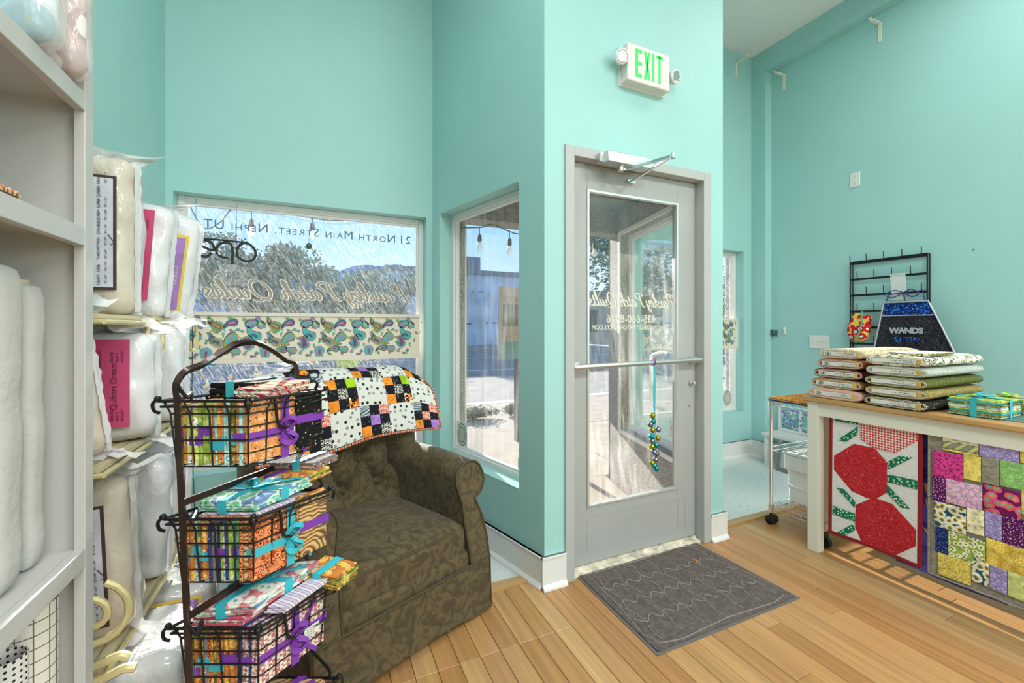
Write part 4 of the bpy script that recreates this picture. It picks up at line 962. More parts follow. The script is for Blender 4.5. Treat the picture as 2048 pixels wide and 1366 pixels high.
# ---------------------------------------------------------------- fabric bundles
def slab(m, o, a, b, c, mi=0, fold=True):
    # folded cloth: a,b = face axes, c = thickness; rounded on the b=0 side
    o, a, b, c = V(o), V(a), V(b), V(c); prof = [(0, 0), (1, 0), (1, 1), (0, 1), (-.02, .85), (-.035, .5), (-.02, .15)]
    bl = b.length; k = c.length/bl
    pts = [o+b*(q[0] if q[0] >= 0 else q[0]*8*k)+c*q[1] for q in prof]; m.prism(pts, a, mi)
def bundle(label, o, a, b, c, n, keys, rib=None, bow=False, tag=False, group=None, cross=False, name='fabric_bundle', jit=.004, rr=None, cat='fabric'):
    rr = rr or random.Random(hash(label) % 1000 if False else sum(map(ord, label)))
    o, a, b, c = V(o), V(a), V(b), V(c); t = thing(name, label, cat, o, group); cu = c/n; an, bn, cn = a.normalized(), b.normalized(), c.normalized()
    for i in range(n):
        m = MB(); j = an*rr.uniform(-jit, jit)+bn*rr.uniform(-jit, jit)
        # several leaves of folded cloth per piece
        slab(m, o+cu*i+j+cn*.0004, a, b, cu*.92)
        part('folded_cloth', m, FB[keys[i % len(keys)]], t)
    if rib:
        e = .0025
        for ax, bx_, f in ([(a, b, rr.uniform(.3, .62))] if not cross else [(a, b, .45), (b, a, .5)]):
            u = ax.normalized(); wv_ = .022 if rib is not RIB_G else .012
            m = MB(); oo = o+ax*f-u*wv_/2; bn2 = bx_.normalized()
            ex = .004
            q = [oo-bn2*ex-cn*e, oo+bx_+bn2*ex-cn*e, oo+bx_+bn2*ex+c+cn*e, oo-bn2*ex+c+cn*e]
            for i in range(4):
                p0, p1_ = q[i], q[(i+1) % 4]; nrm = (p1_-p0).cross(u).normalized()*.0012; m.obox(p0, p1_-p0, u*wv_, nrm)
            part('ribbon', m, rib, t)
        if bow:
            m = MB(); c0 = o+a*.45+b*.5+c+cn*.004
            for sg in (-1, 1):
                L = .035; pts = spline([c0, c0+an*sg*L*.6+bn*.02+cn*.014, c0+an*sg*L+cn*.012, c0+an*sg*L*.6-bn*.02+cn*.008, c0], 4); m.tube(pts, .0012, 4, ry=.009, up=cn)
                tl = spline([c0, c0+an*sg*.04+bn*.03+cn*.004, c0+an*sg*.07+bn*.06+cn*.001], 4); m.tube(tl, .0012, 4, ry=.008, up=cn)
            m.ball(c0+cn*.004, .007, 6); part('bow', m, rib, t)
    if tag:
        m = MB(); c0 = o+a*.3+b*.62+c+cn*.006; m.obox(c0, an*.028, bn*.045, cn*.0008); m.tube([c0+an*.014+bn*.045, c0+an*.014+bn*.055+cn*.003], .001, 4); tg = part('price_tag', m, TAG, t)
        m = MB()
        for k in range(4): m.obox(c0+an*(.004+.006*k)+bn*.006+cn*.0009, an*.0012, bn*(.02+.01*rr.random()), cn*.0003)
        o_ = part('tag_writing', m, INK, tg, smooth=0); o_['kind'] = 'stuff'
    return t
ZU = V((0, 0, 1))
# standing bundles: face axes e2 (depth) and z, stacked along e1
def standing(label, O, x0, x1, z0, h, n, keys, rib, tilt=0, dep=.17, y0=.012, **k):
    o = O+e1*x0+e2*y0+ZU*z0
    return bundle(label, o, ZU*h+e1*tilt, e2*dep, e1*(x1-x0), n, keys, rib, **k)
G1_ = 'ribbon-tied fabric bundles in the wire baskets'
o = bk(1.10); z0 = 1.10-BH+.004
standing('gold and orange print bundle standing at the left end of the top basket', o, .010, .034, z0, .15, 3, ['orange_floral', 'gold_print', 'gold_print'], RIB_P, .0, group=G1_)
standing('blue, white and lime bundle, second from left in the top basket', o, .036, .066, z0, .145, 4, ['blue_white', 'gold_print', 'blue_white', 'lime_floral'], RIB_P, -.004, group=G1_)
standing('lime green floral bundle in the middle of the top basket', o, .068, .094, z0, .15, 3, ['lime_floral', 'lime_floral', 'blue_white'], RIB_P, -.004, group=G1_)
standing('yellow gold print bundle right of the lime one in the top basket', o, .096, .124, z0, .148, 4, ['gold_print', 'aqua_cream', 'gold_print', 'orange_floral'], RIB_T, -.004, group=G1_)
standing('aqua and cream bundle with turquoise ribbon in the top basket', o, .126, .150, z0, .155, 3, ['aqua_cream', 'aqua_cream', 'olive_print'], RIB_T, -.003, group=G1_)
standing('orange floral bundle with purple ribbon bow and tag facing out of the top basket', o, .152, .188, z0, .150, 4, ['orange_floral', 'aqua_cream', 'orange_floral', 'orange_floral'], RIB_P, 0, cross=True, bow=True, tag=True, group=G1_, dep=.178)
bundle('black and yellow blossom bundle with teal ribbon lying at the back of the top basket', o+e2*.10+e1*-.01+ZU*1.085, e1*.12, e2*.11, ZU*.048, 3, ['black_yellow'], RIB_T, group=G1_)
bundle('red and cream chevron bundle lying on top of the top basket', o+e2*.06+e1*.10+ZU*1.098, e1*.10+e2*.0, e2*.10+ZU*.012, ZU*.024, 3, ['red_chevron', 'white_house', 'red_chevron'], None, group=G1_)
bundle('black and yellow blossom bundle standing at the right back corner of the top basket', o+e1*.193+e2*.125+ZU*(z0+.01), ZU*.145, e2*.075, e1*.010, 2, ['black_yellow'], RIB_P, group=G1_)
o = bk(.812); z0 = .812-BH+.004; OO = o
ks = [('brown scroll print bundle at the left end of the second basket', .008, .030, ['brown_swirl', 'brown_swirl', 'pink_print'], RIB_T), ('orange and teal bundle, second from left in the second basket', .031, .052, ['gold_print', 'aqua_cream', 'multi'], RIB_T),
      ('pink print bundle, third from left in the second basket', .053, .076, ['pink_print', 'gold_print', 'orange_floral'], RIB_T), ('navy and grey dotted bundle in the middle of the second basket', .077, .102, ['navy_print', 'grey_dots', 'navy_print'], RIB_P),
      ('green and white bundle right of the navy one in the second basket', .103, .126, ['lime_floral', 'white_house', 'navy_print'], RIB_P), ('lime and teal bundle beside the rust floral one in the second basket', .127, .150, ['lime_floral', 'teal_solid', 'lime_floral'], RIB_P)]
for lb, a_, b_, kk, rb in ks: standing(lb, o, a_, b_, z0, .142, 3, kk, rb, -.004, group=G1_)
standing('rust red floral bundle with turquoise bow and tag facing out of the second basket', o, .152, .19, z0, .150, 4, ['rust_floral', 'brown_swirl', 'rust_floral', 'rust_floral'], RIB_T, 0, cross=True, bow=True, tag=True, dep=.178, group=G1_)
bundle('lavender and white striped fabric bundle under the green one in the second basket', o+e1*.05+e2*.02+ZU*.795, e1*.135, e2*.15, ZU*.022, 3, ['lilac_stripe', 'pink_print', 'lilac_stripe'], None, group=G1_)
bundle('green bubble print bundle with turquoise bow lying on the second basket', o+e1*.045+e2*.015+ZU*.820, e1*.135, e2*.16+ZU*.014, ZU*.026, 4, ['green_bubbles', 'aqua_cream', 'green_bubbles'], RIB_T, bow=True, tag=True, cross=True, group=G1_)
bundle('olive and orange bundle with purple ribbon lying behind the green one', o+e1*.02+e2*.16+ZU*.838, e1*.15, e2*.09+ZU*.006, ZU*.026, 5, ['olive_print', 'orange_floral', 'olive_print', 'lime_floral', 'gold_print'], RIB_P, group=G1_)
bundle('grey dotted and red bundle topmost at the back of the second basket', o+e1*.03+e2*.21+ZU*.868, e1*.13, e2*.08+ZU*.006, ZU*.022, 4, ['grey_dots', 'red_chevron', 'grey_dots'], RIB_T, group=G1_)
bundle('brown and gold print bundle standing at the right back of the second basket', o+e1*.193+e2*.12+ZU*(z0+.01), ZU*.16, e2*.08, e1*.012, 2, ['gold_print', 'brown_swirl'], RIB_P, group=G1_)
o = bk(.545); z0 = .545-BH+.004
ks = [('gold and pink bundle at the left end of the third basket', .008, .036, ['gold_print', 'pink_print', 'olive_print'], RIB_P), ('rust and olive bundle, second from left in the third basket', .038, .066, ['rust_floral', 'olive_print', 'grey_dots'], RIB_T),
      ('gold and green bundle, third from left in the third basket', .068, .098, ['gold_print', 'olive_print', 'rust_floral'], RIB_T), ('yellow and brown bundle, fourth from left in the third basket', .10, .13, ['gold_print', 'brown_swirl', 'gold_print'], RIB_P)]
for lb, a_, b_, kk, rb in ks: standing(lb, o, a_, b_, z0, .130, 4, kk, rb, -.003, group=G1_, tag='second' in lb)
standing('cream lettered print bundle with purple ribbon facing out of the third basket', o, .132, .188, z0, .148, 6, ['navy_print', 'cream_words', 'cream_words'], RIB_P, 0, cross=True, bow=True, tag=True, dep=.185, group=G1_)
bundle('rose dotted bundle under the white one in the third basket', o+e1*.01+e2*.02+ZU*.530, e1*.125, e2*.15, ZU*.022, 3, ['rose_dots', 'white_house', 'rose_dots'], None, group=G1_)
bundle('white bundle with house print and turquoise bow lying on the third basket', o+e1*.03+e2*.01+ZU*.556, e1*.125+e2*.02, e2*.17+e1*.01+ZU*.022, ZU*.032, 5, ['white_house', 'white_house', 'green_bubbles'], RIB_T, bow=True, tag=True, cross=True, group=G1_)
bundle('lilac striped bundle at the right side of the third basket', o+e1*.165+e2*.05+ZU*.545, e1*.05, e2*.12+ZU*.012, ZU*.018, 3, ['lilac_stripe'], None, group=G1_)
bundle('navy bundle behind the white one in the third basket', o+e1*.05+e2*.20+ZU*.552, e1*.14, e2*.07, ZU*.024, 3, ['navy_print', 'navy_print', 'grey_dots'], None, group=G1_)
bundle('olive and yellow bundle with turquoise ribbon leaning at the back right of the third basket', o+e1*.155+e2*.17+ZU*.560, e1*.09-ZU*.02, e2*.07+ZU*.01, ZU*.034, 6, ['olive_print', 'gold_print', 'olive_print', 'lime_floral'], RIB_T, group=G1_)
bundle('thin olive bundle with purple ribbon at the back left of the third basket', o+e1*-.01+e2*.10+ZU*.560, e1*.05, e2*.15, ZU*.014, 2, ['olive_print', 'lime_floral'], RIB_P, group=G1_)
o = bk(.268)
bundle('green and plum bundle with purple ribbon lying in the lowest basket', o+e1*.04+e2*.03+ZU*.245, e1*.14, e2*.16, ZU*.035, 4, ['green_bubbles', 'multi', 'rose_dots', 'brown_swirl'], RIB_P, group=G1_, bow=True)
bundle('navy and rust bundle standing in the lowest basket', o+e1*.04+e2*.03+ZU*.12, e1*.12, e2*.15, ZU*.12, 6, ['navy_print', 'rust_floral', 'multi'], None, group=G1_)
# ================================================================ WHITE SHELVING UNIT (left edge of the picture)
SHW = mat('white_shelf_paint', (190, 189, 186), .38)
su = thing('shelving_unit', 'tall white painted built-in shelving unit with a face frame at the left', 'shelf', (-.6, .8, 0))
SY0, SY1, SXF = .28, 1.255, -.45
m = MB(); m.box(XL+.002, SY1-.02, 0, SXF-.019, SY1, 2.55); part('end_panel', m, SHW, su); m = MB(); m.box(XL+.002, SY0, 0, SXF-.019, SY0+.02, 2.55); part('end_panel', m, SHW, su)
m = MB(); m.box(XL+.002, SY0+.02, .05, XL+.008, SY1-.02, 2.55); part('back_panel', m, SHW, su)
for y0 in (SY1-.038, SY0): m = MB(); m.box(SXF-.019, y0, 0, SXF, y0+.038, 2.55); bev(part('stile', m, SHW, su), .0015)
for z1 in (2.55, 2.14, 1.783, 1.494, .807, .10):
    m = MB(); m.box(SXF-.019, SY0+.038, z1-.04, SXF, SY1-.038, z1); bev(part('rail', m, SHW, su), .0015)
    m = MB(); m.box(XL+.008, SY0+.02, z1-.02, SXF-.019, SY1-.02, z1-.0005); part('shelf_board', m, SHW, su)
ROLLM = mat('white_batting_roll', (188, 187, 183), .95, bump=.5, bs=70)
def batroll(x, y, z, h, r, label, sq=.8):
    t = thing('batting_roll', label, 'roll', (x, y, z), 'rolls on the middle shelf')
    m = MB(); m.rbox((x, y, z+h/2), (r*2, r*2*sq, h), r*.62*sq, (6, 6, 20), 0, None, lambda q, p: q+V((1, 1, 0))*.004*noise.noise(q*14)); part('batting', m, ROLLM, t, smooth=60)
    m = MB(); m.lathe((x, y, z+h-.004), [(.02, 0), (.02, .012), (.016, .012), (.016, .002)], 12); part('core', m, mat('card_core', (196, 180, 150), .9), t)
batroll(-.535, 1.065, .808, .585, .046, 'thick white batting roll standing nearest the camera on the middle shelf', .9)
batroll(-.535, 1.165, .808, .557, .036, 'thinner white batting roll standing deeper on the middle shelf')
t = thing('batting_roll', 'slim white roll with a card spine standing behind the two thick rolls', 'roll', (-.60, 1.165, .808)); m = MB(); m.box(-.612, 1.145, .808, -.585, 1.18, 1.405); part('spine', m, mat('card_spine', (214, 210, 204), .6), t)
m = MB(); m.prism([V((-.598+math.cos(a)*.009, 1.1444, 1.385+math.sin(a)*.005)) for a in [k*.63 for k in range(10)]], (0, -.0006, 0)); part('blue_mark', m, mat('blue_mark', (60, 96, 150), .6), t, 'small blue swoosh mark')
# paper rolls on the lowest shelf
def gridmat():
    m, t, b = nt('gridded_paper'); br = t.nodes.new('ShaderNodeTexBrick'); br.offset = 0; br.inputs['Scale'].default_value = 1; br.inputs['Brick Width'].default_value = .0254; br.inputs['Row Height'].default_value = .0254
    br.inputs['Mortar Size'].default_value = .0011; br.inputs[1].default_value = br.inputs[2].default_value = (*lin((222, 216, 208)), 1); br.inputs[3].default_value = (*lin((96, 92, 92)), 1)
    t.links.new(coords(t, 'UV'), br.inputs[0]); t.links.new(br.outputs[0], b.inputs['Base Color']); b.inputs['Roughness'].default_value = .7; return m
def uvroll(t, c, r, h, matl, nm='sheet'):
    m = MB(); m.grid(lambda a, b: V((c[0]+math.cos(a*6.4)*r*(1-.03*a), c[1]+math.sin(a*6.4)*r*(1-.03*a), c[2]+h*b)), 28, 2, 0, .002, lambda a, b: (a*6.4*r, h*b)); part(nm, m, matl, t, smooth=60)
t = thing('gridded_roll', 'roll of gridded white interfacing standing in the lowest shelf', 'roll', (-.518, 1.168, .10)); uvroll(t, (-.518, 1.168, .101), .043, .635, gridmat()); m = MB(); m.tube([(-.518, 1.168, .101), (-.518, 1.168, .765)], .012, 10); part('core', m, TRIMW, t)
m = MB(); m.text('MACY', .02, (-.585, 1.09, .667), (.6, 0, 1), (-.5, 0, .5)) if False else m.obox((-.5055, 1.166, .745), (.0006, 0, 0), (0, .004, 0), (0, 0, .018)); part('core_print', m, INK, t)
t = thing('dotted_roll', 'roll of black dotted paper left of the gridded roll', 'roll', (-.515, 1.092, .10)); uvroll(t, (-.515, 1.092, .101), .03, .58, pat('dotted_paper', 'dots', C_((226, 224, 220), (40, 40, 42), (40, 40, 42)), 90, uv=True, rnd=0))
t = thing('printed_roll', 'white fabric roll with a grey line drawing at the lower picture corner', 'roll', (-.515, 1.02, .10)); uvroll(t, (-.515, 1.02, .101), .038, .55, mat('plain_white_cloth', (222, 220, 216), .8))
m = MB()
for a, b_ in ((0, .0), (.6, .012), (1.2, -.01)): m.tube(spline([(-.476, 1.01+b_, .58), (-.474, 1.025+b_, .60+a*.01), (-.475, 1.018, .62+b_), (-.476, 1.005+b_, .61)], 4), .0012, 4)
part('bird_outline', m, mat('grey_line', (110, 110, 112), .8), t)
# top shelf plastic packs, fabric on second shelf
FILM = filmmat('clear_plastic_film', .35)
def pack(y, key, label, x=-.53, wd=.07, h=.3, z=1.784):
    t = thing('fabric_pack', label, 'pack', (x, y, z)); m = MB(); m.rbox((x, y, z+h/2), (.2, wd, h), .03, (6, 6, 10), 0, None, lambda q, p: q*(1+.1*noise.noise(q*20))); part('cloth', m, FB[key], t, smooth=60)
    m = MB(); m.rbox((x, y, z+h/2+.006), (.215, wd+.012, h+.012), .03, (10, 8, 14), 0, None, lambda q, p: q*(1+.06*noise.noise(q*34))); part('plastic_wrap', m, FILM, t, smooth=60)
FB['aqua_green'] = pat('fabric_aqua_green', 'floral', C_((150, 190, 60), (96, 186, 204), (140, 200, 220), (226, 236, 240)), 9)
FB['rose_sheep'] = pat('fabric_rose_sheep', 'floral', C_((236, 230, 220), (232, 226, 214), (150, 96, 96), (190, 150, 140)), 13)
pack(1.055, 'aqua_green', 'aqua and green print in clear plastic at the upper left corner', h=.33); pack(1.165, 'rose_sheep', 'rose and cream print in clear plastic, right one on the top shelf', wd=.06, h=.33)
bundle('thin dark printed fabric pile on the second shelf at the left edge', (-.475, .93, 1.496), (-.10, 0, 0), (0, .115, 0), (0, 0, .022), 4, ['pink_print', 'grey_dots', 'brown_swirl'], None)

# ================================================================ BAKER'S RACK WITH BAGGED BATTING
br = thing('bakers_rack', 'cream and gold scrolled metal rack with slatted shelves full of bagged batting', 'rack', (-.6, 1.9, 0))
RY0, RY1, RX0, RX1 = 1.42, 2.34, -.745, -.49
for (x, y) in ((RX0, RY0), (-.545, RY0), (RX0, RY1), (-.60, RY1)): m = MB(); m.tube([(x, y, 0), (x, y, 1.42)], .012, 8); part('post', m, BLACKM, br)
for z in (1.315, .925, .41, .07):
    for k in range(8): x = RX0+.006+k*.031; m = MB(); m.box(x, RY0, z-.012, x+.025, RY1, z); part('slat', m, wood('cream_wood_slat', (222, 208, 168), (30, 2, 30), .6) if 'cream_wood_slat' not in MC else MC['cream_wood_slat'], br)
    m = MB(); m.tube([(RX1, RY0, z-.02), (RX1, RY1, z-.02)], .007, 8); m.tube([(RX0, RY0, z-.02), (RX0, RY1, z-.02)], .007, 8); m.tube([(RX0, RY0, z-.02), (RX1, RY0, z-.02)], .007, 8); m.tube([(RX0, RY1, z-.02), (RX1, RY1, z-.02)], .007, 8); part('shelf_frame', m, GOLDP, br)
def scroll(c, r, ax, tw=1, mi=0, n=30, turns=1.55, th=.008):
    c = V(c); ax = V(ax).normalized(); pts = []
    for k in range(n+1):
        t = k/n; a = t*turns*6.283*tw+1.2; rr = r*(1-.78*t); pts.append(c+ax*math.cos(a)*rr+ZU*math.sin(a)*rr)
    return pts
for (c, r_, tw) in [((-.505, 1.385, .57), .085, -1), ((-.515, 1.385, .335), .07, 1), ((-.505, 1.385, .20), .05, -1)]:
    m = MB(); m.tube(scroll(c, r_, (1, 0, 0), tw), .009, 8); part('scroll', m, GOLDP, br)
m = MB(); m.tube(spline([(-.53, 1.385, .44), (-.47, 1.385, .455), (-.445, 1.385, .46), (-.43, 1.385, .45)], 4), .011, 8); part('scroll', m, GOLDP, br)
m = MB(); m.tube(spline([(-.53, 1.385, .405), (-.47, 1.385, .415), (-.44, 1.385, .425), (-.415, 1.385, .42)], 4), .011, 8); part('scroll', m, GOLDP, br)
for cy in (1.80, 2.28):
    m = MB(); m.tube([V((RX1, cy+math.cos(k*.3142)*.075, 1.245+math.sin(k*.3142)*.065)) for k in range(20)], .007, 6, closed=True); part('ring', m, GOLDP, br)
    m = MB(); m.tube(scroll((RX1, cy+.07, 1.21), .03, (0, 1, 0)), .006, 6); part('scroll', m, GOLDP, br)
for k in range(3): m = MB(); m.tube([(RX0+.02+k*.07, 1.47, .93), (RX0+.02+k*.07, 1.47, 1.30)], .014, 8); part('back_bar', m, mat('gunmetal', (88, 90, 92), .3, .7), br)
def bagmat(name, c, warm=0):
    m, t, b = nt(name); co = coords(t); b.inputs['Base Color'].default_value = (*lin(c), 1); b.inputs['Roughness'].default_value = .55; b.inputs['Coat Weight'].default_value = .7; b.inputs['Coat Roughness'].default_value = .12
    n1 = noisen(t, mapn(t, co, (11, 11, 6)), 1, 4, .6); n1.inputs['Distortion'].default_value = .5; addbump(t, b, n1.outputs[0], .4, .03)
    b.inputs['Subsurface Weight'].default_value = .0; MC[name] = m; return m
BGW = bagmat('bagged_white_batting', (224, 225, 228)); BGC = bagmat('bagged_cream_batting', (214, 204, 188))
FLAP = filmmat('crumpled_bag_film', .6)
LBW = mat('bag_label_paper', (216, 216, 228), .5, var=.06, vs=14); LBP = mat('bag_label_magenta', (206, 78, 124), .45, var=.05, vs=10); LBV = mat('bag_label_violet', (172, 128, 196), .5, var=.05, vs=20); LBY = mat('bag_label_yellow', (232, 206, 84), .5)
DK = mat('label_dark_border', (78, 58, 56), .6); LINK = mat('label_ink', (70, 66, 88), .6)
def bag(label, o, wx, dy, h, bm, rot=(0, 0, 0), lab=None, flaps=(1, 1), name='batting_bag', seed=0):
    # o = bottom centre; wx along X, dy along Y, h up, before rotation
    from mathutils import Euler
    M = Euler(rot).to_matrix(); o = V(o); t = thing(name, label, 'bag', o, 'bagged quilt batting on the metal rack'); s_ = V((seed*3.1, seed, 0))
    def d(q, p):
        q = V(q); e = max(abs(p[0]), abs(p[1]))
        q += V((.010*noise.noise(V((q.y*14, q.z*10, 1))+s_), .012*noise.noise(V((q.x*14, q.z*9, 3))+s_), .008*noise.noise(q*12+s_)))
        q += q.normalized()*.006*noise.noise(V((q.x*30, q.y*30, q.z*14))+s_)
        q.y *= 1+.10*(1-(2*q.z/h)**2)
        return q
    W = lambda x, y, z: o+M@V((x, y, z))
    m = MB(); m.rbox(W(0, 0, h/2), (wx, dy, h), min(.045, dy*.42), (14, 8, 22), 0, M, d); part('batting', m, bm, t, smooth=70)
    for top, on in ((1, flaps[0]), (0, flaps[1])):
        if not on: continue
        m = MB()
        def f(a, b):
            x = (a-.5)*wx*(1.02+.28*b); z = (h-.012+.055*b*on) if top else (.012-.04*b*on)
            wob = noise.noise(V((a*7, b*3, top*4+seed)))
            return W(x+.04*b*b*on, (.012+.02*b)*wob*2+(dy*.1)*(a-.5)*b, z+.022*b*wob+.018*b*math.sin(a*5+seed))
        m.grid(f, 16, 5, 0, .0006); part('plastic_flap', m, FLAP, t, 'crumpled clear plastic end of the bag', smooth=70)
    # torn seam film down the aisle side
    m = MB(); m.grid(lambda a, b: W(wx/2+.001+.009*b*(.5+abs(noise.noise(V((a*9, 0, seed))))), (-.3+.25*b)*dy*.8+.01*noise.noise(V((a*16, b*2, seed))), h*(.02+.96*a)), 26, 3, 0, .0005); part('plastic_seam', m, FLAP, t, smooth=70)
    if lab:
        kind, x0, x1, z0, z1 = lab; y = -dy/2*1.13-.006
        lt = None
        def quad(mm, a0, a1, b0, b1, dy_, mi=0): mm.grid(lambda a, b: W(a0+(a1-a0)*a, y-dy_-.0+.0*b, b0+(b1-b0)*b), 6, 6, mi, .0006)
        m = MB()
        if kind == 'white':
            quad(m, x0, x1, z0, z1, 0); lt = part('bag_label', m, DK, t); m = MB(); quad(m, x0, x1-.008, z0+.008, z1-.008, .001); quad(m, x0, x1, z0+.0, z0+.002, .0012, 1); part('label_face', m, [LBW, DK], lt)
            m = MB(); xd, yd = M@V((0, 0, 1)), M@V((-1, 0, 0)); zz = z0+.014; H_ = (z1-z0)/.42
            for i, (a, b_) in enumerate([('CRAFT', '36" x 46"'), ('CRIB', '46" x 60"'), ('THROW', '60" x 60"'), ('TWIN', '72" x 93"'), ('DOUBLE', '81" x 96"'), ('QUEEN', '93" x 108"'), ('SUPER QUEEN', '93" x 121"'), ('KING', '122" x 120"')]):
                m.text(a, .0125*H_, W(x1-.036, y-.0026, zz), xd, yd, depth=.0002); m.text(b_, .009*H_, W(x1-.021, y-.0026, zz+.004), xd, yd, depth=.0002)
                zz += (.036 if len(a) < 7 else .062)*H_+len(a)*.0022*H_
            for k in range(3): m.text(['The perfect batting for any hand or machine quilting project', 'Suitable for garments, tablecloths, wall hangings', 'quilts, place mats and craft projects'][k], .0075*H_, W(x0+.012+.009*k, y-.0026, z0+.05), xd, yd, depth=.0002)
            m.obox(W(x0+.048, y-.0026, z0+.012), M@V((.0012, 0, 0)), M@V((0, -.0003, 0)), M@V((0, 0, z1-z0-.03)))
            m.tube([W(x1-.012, y-.003, z0+.13), W(x1-.004, y-.003, z0+.138), W(x1-.018, y-.003, z0+.16)], .0012, 4)
            o_ = part('label_print', m, LINK, lt, smooth=0); o_['kind'] = 'stuff'
        elif kind == 'pink':
            quad(m, x0, x1, z0, z1, 0); lt = part('bag_label', m, LBP, t); m = MB(); xd, yd = M@V((0, 0, 1)), M@V((-1, 0, 0))
            m.text('Quilters Dream', .022, W(x1-.03, y-.0014, (z0+z1)/2-.08), xd, yd, depth=.0002)
            for k, s1 in enumerate(('REQUEST', 'SELECT', 'DELUXE')):
                for zz in (z0+.02, z1-.07): m.text(s1, .009, W(x1-.014-.012*k, y-.0014, zz), xd, yd, depth=.0002)
            for k in range(7): m.text(['CRAFT', 'CRIB', 'THROW', 'TWIN', 'DOUBLE', 'QUEEN', 'KING'][k], .0085, W(x0+.022, y-.0014, z0+.03+(z1-z0-.07)*k/6.5), xd, yd, depth=.0002)
            o_ = part('label_print', m, mat('plum_ink', (96, 30, 66), .6), lt, smooth=0); o_['kind'] = 'stuff'
        else:
            quad(m, x0, x1, z0, z1, 0); lt = part('bag_label', m, LBY, t); m = MB(); quad(m, x0, x1-.010, z0+.010, z1-.012, .001); part('label_face', m, LBV, lt)
            m = MB(); m.text('Silk Blend', .02, W(x1-.022, y-.0022, (z0+z1)/2-.05), M@V((0, 0, 1)), M@V((-1, 0, 0)), depth=.0002); part('label_print', m, mat('pale_ink', (226, 214, 236), .6), lt, smooth=0)
    return t
bag('large cream batting bag with a bordered size label, topmost left on the rack', (-.632, 1.70, 1.318), .26, .15, .47, BGC, (0, 0, 0), ('white', -.09, .106, .07, .40), (1, 1), seed=1)
bag('white batting bag with a magenta label leaning right, top shelf of the rack', (-.622, 1.925, 1.318), .27, .13, .40, BGW, (0, .07, 0), ('pink', -.06, .095, .06, .37), (.6, 1), seed=2)
bag('slim white batting bag with a violet and yellow label, last on the top shelf', (-.60, 2.25, 1.318), .22, .14, .44, BGW, (0, .11, .02), ('violet', -.06, .085, .03, .35), (0, 1), seed=3)
bag('cream batting bag leaning left in front of the second shelf', (-.61, 1.50, .93), .21, .10, .36, BGC, (0, -.13, .1), None, (1, 1), seed=4)
bag('white batting bag with the large magenta label, second shelf', (-.60, 1.745, .93), .27, .14, .335, BGW, (0, 0, 0), ('pink', .0, .088, .05, .315), (.5, 1), seed=5)
bag('plain white batting bag behind the magenta labelled one, second shelf', (-.585, 2.04, .93), .24, .18, .36, BGW, (0, .02, .1), None, (1, .5), seed=6)
bag('big cream batting bag with a tilted size label, third shelf', (-.605, 1.60, .415), .27, .14, .44, BGC, (0, -.04, .02), ('white', -.11, .095, .05, .38), (1, 1.4), seed=7)
bag('white batting bag with a narrow magenta strip, third shelf', (-.60, 1.90, .415), .25, .14, .42, BGW, (0, .04, .05), ('pink', -.03, .03, .06, .38), (.4, 1), seed=8)
bag('white batting bag standing last on the third shelf', (-.60, 2.2, .415), .22, .13, .42, BGW, (0, .03, 0), None, (1, .4), seed=9)
bag('white batting bag lying with a violet corner label near the floor', (-.54, 2.06, .085), .34, .24, .24, BGW, (0, .05, .1), ('violet', -.02, .13, .14, .21), (0, 0), seed=10)
bag('large bright white batting bag lying lowest at the front of the rack', (-.55, 1.68, .085), .38, .30, .25, BGW, (.05, -.04, .1), None, (0, 1), seed=11)
# ================================================================ TABLE (right)
TX, TY1, TY0, TZ = 2.585, 1.555, -.35, .885
tb = thing('kitchen_island_table', 'cream painted island table with a thick oak top on the right', 'table', (2.95, .6, 0))
m = MB(); m.box(TX-.02, TY0, TZ-.028, 3.30, TY1+.02, TZ); bev(part('table_top', m, OAK, tb), .006)
for (x, y) in ((TX, TY1-.058), (3.22, TY1-.058), (TX, TY0+.03), (3.22, TY0+.03)): m = MB(); m.box(x, y, 0, x+.058, y+.058, TZ-.028); bev(part('leg', m, CREAM, tb), .003)
m = MB(); m.box(TX+.008, TY0+.06, TZ-.105, TX+.028, TY1-.058, TZ-.028); part('apron', m, CREAM, tb); m = MB(); m.box(3.25, TY0+.06, TZ-.105, 3.27, TY1-.058, TZ-.028); part('apron', m, CREAM, tb)
m = MB(); m.box(TX+.058, TY1-.04, TZ-.105, 3.22, TY1-.02, TZ-.028); part('apron', m, CREAM, tb)
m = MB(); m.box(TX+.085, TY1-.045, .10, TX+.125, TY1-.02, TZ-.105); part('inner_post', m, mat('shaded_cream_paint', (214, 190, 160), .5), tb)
m = MB(); m.box(TX+.085, TY0+.1, .12, TX+.125, TY1-.05, .15); part('lower_rail', m, CREAM, tb)
for (x, y) in ((TX+.105, TY1-.035),): m = MB(); m.lathe((x-.012, y, .035), [(.034, 0), (.034, .024)], 16, 0, (1, 0, 0)); m.box(x-.02, y-.01, .03, x+.02, y+.01, .10); part('castor', m, BLACKM, tb)
mt = MB(); mt.box(2.66, -.3, TZ, 3.26, .93, TZ+.003); o = mt
MATG = mat('cutting_mat_green', (84, 112, 110), .6)
cm = thing('cutting_mat', 'dark grey green cutting mat with pale lines on the table top', 'mat', (2.95, .3, TZ)); part('mat_sheet', mt, MATG, cm)
m = MB()
for k in range(6): m.box(2.66+.1*k+.03, -.3, TZ+.0031, 2.664+.1*k+.03, .93, TZ+.0036)
m.obox((2.80, .93, TZ+.0031), (.4, -.42, 0), (.03, .03, 0), (0, 0, .0006)); m.obox((2.95, .92, TZ+.0031), (.28, -.3, 0), (.03, .03, 0), (0, 0, .0006)); m.obox((3.2, .9, TZ+.0031), (-.35, -.42, 0), (-.03, .03, 0), (0, 0, .0006))
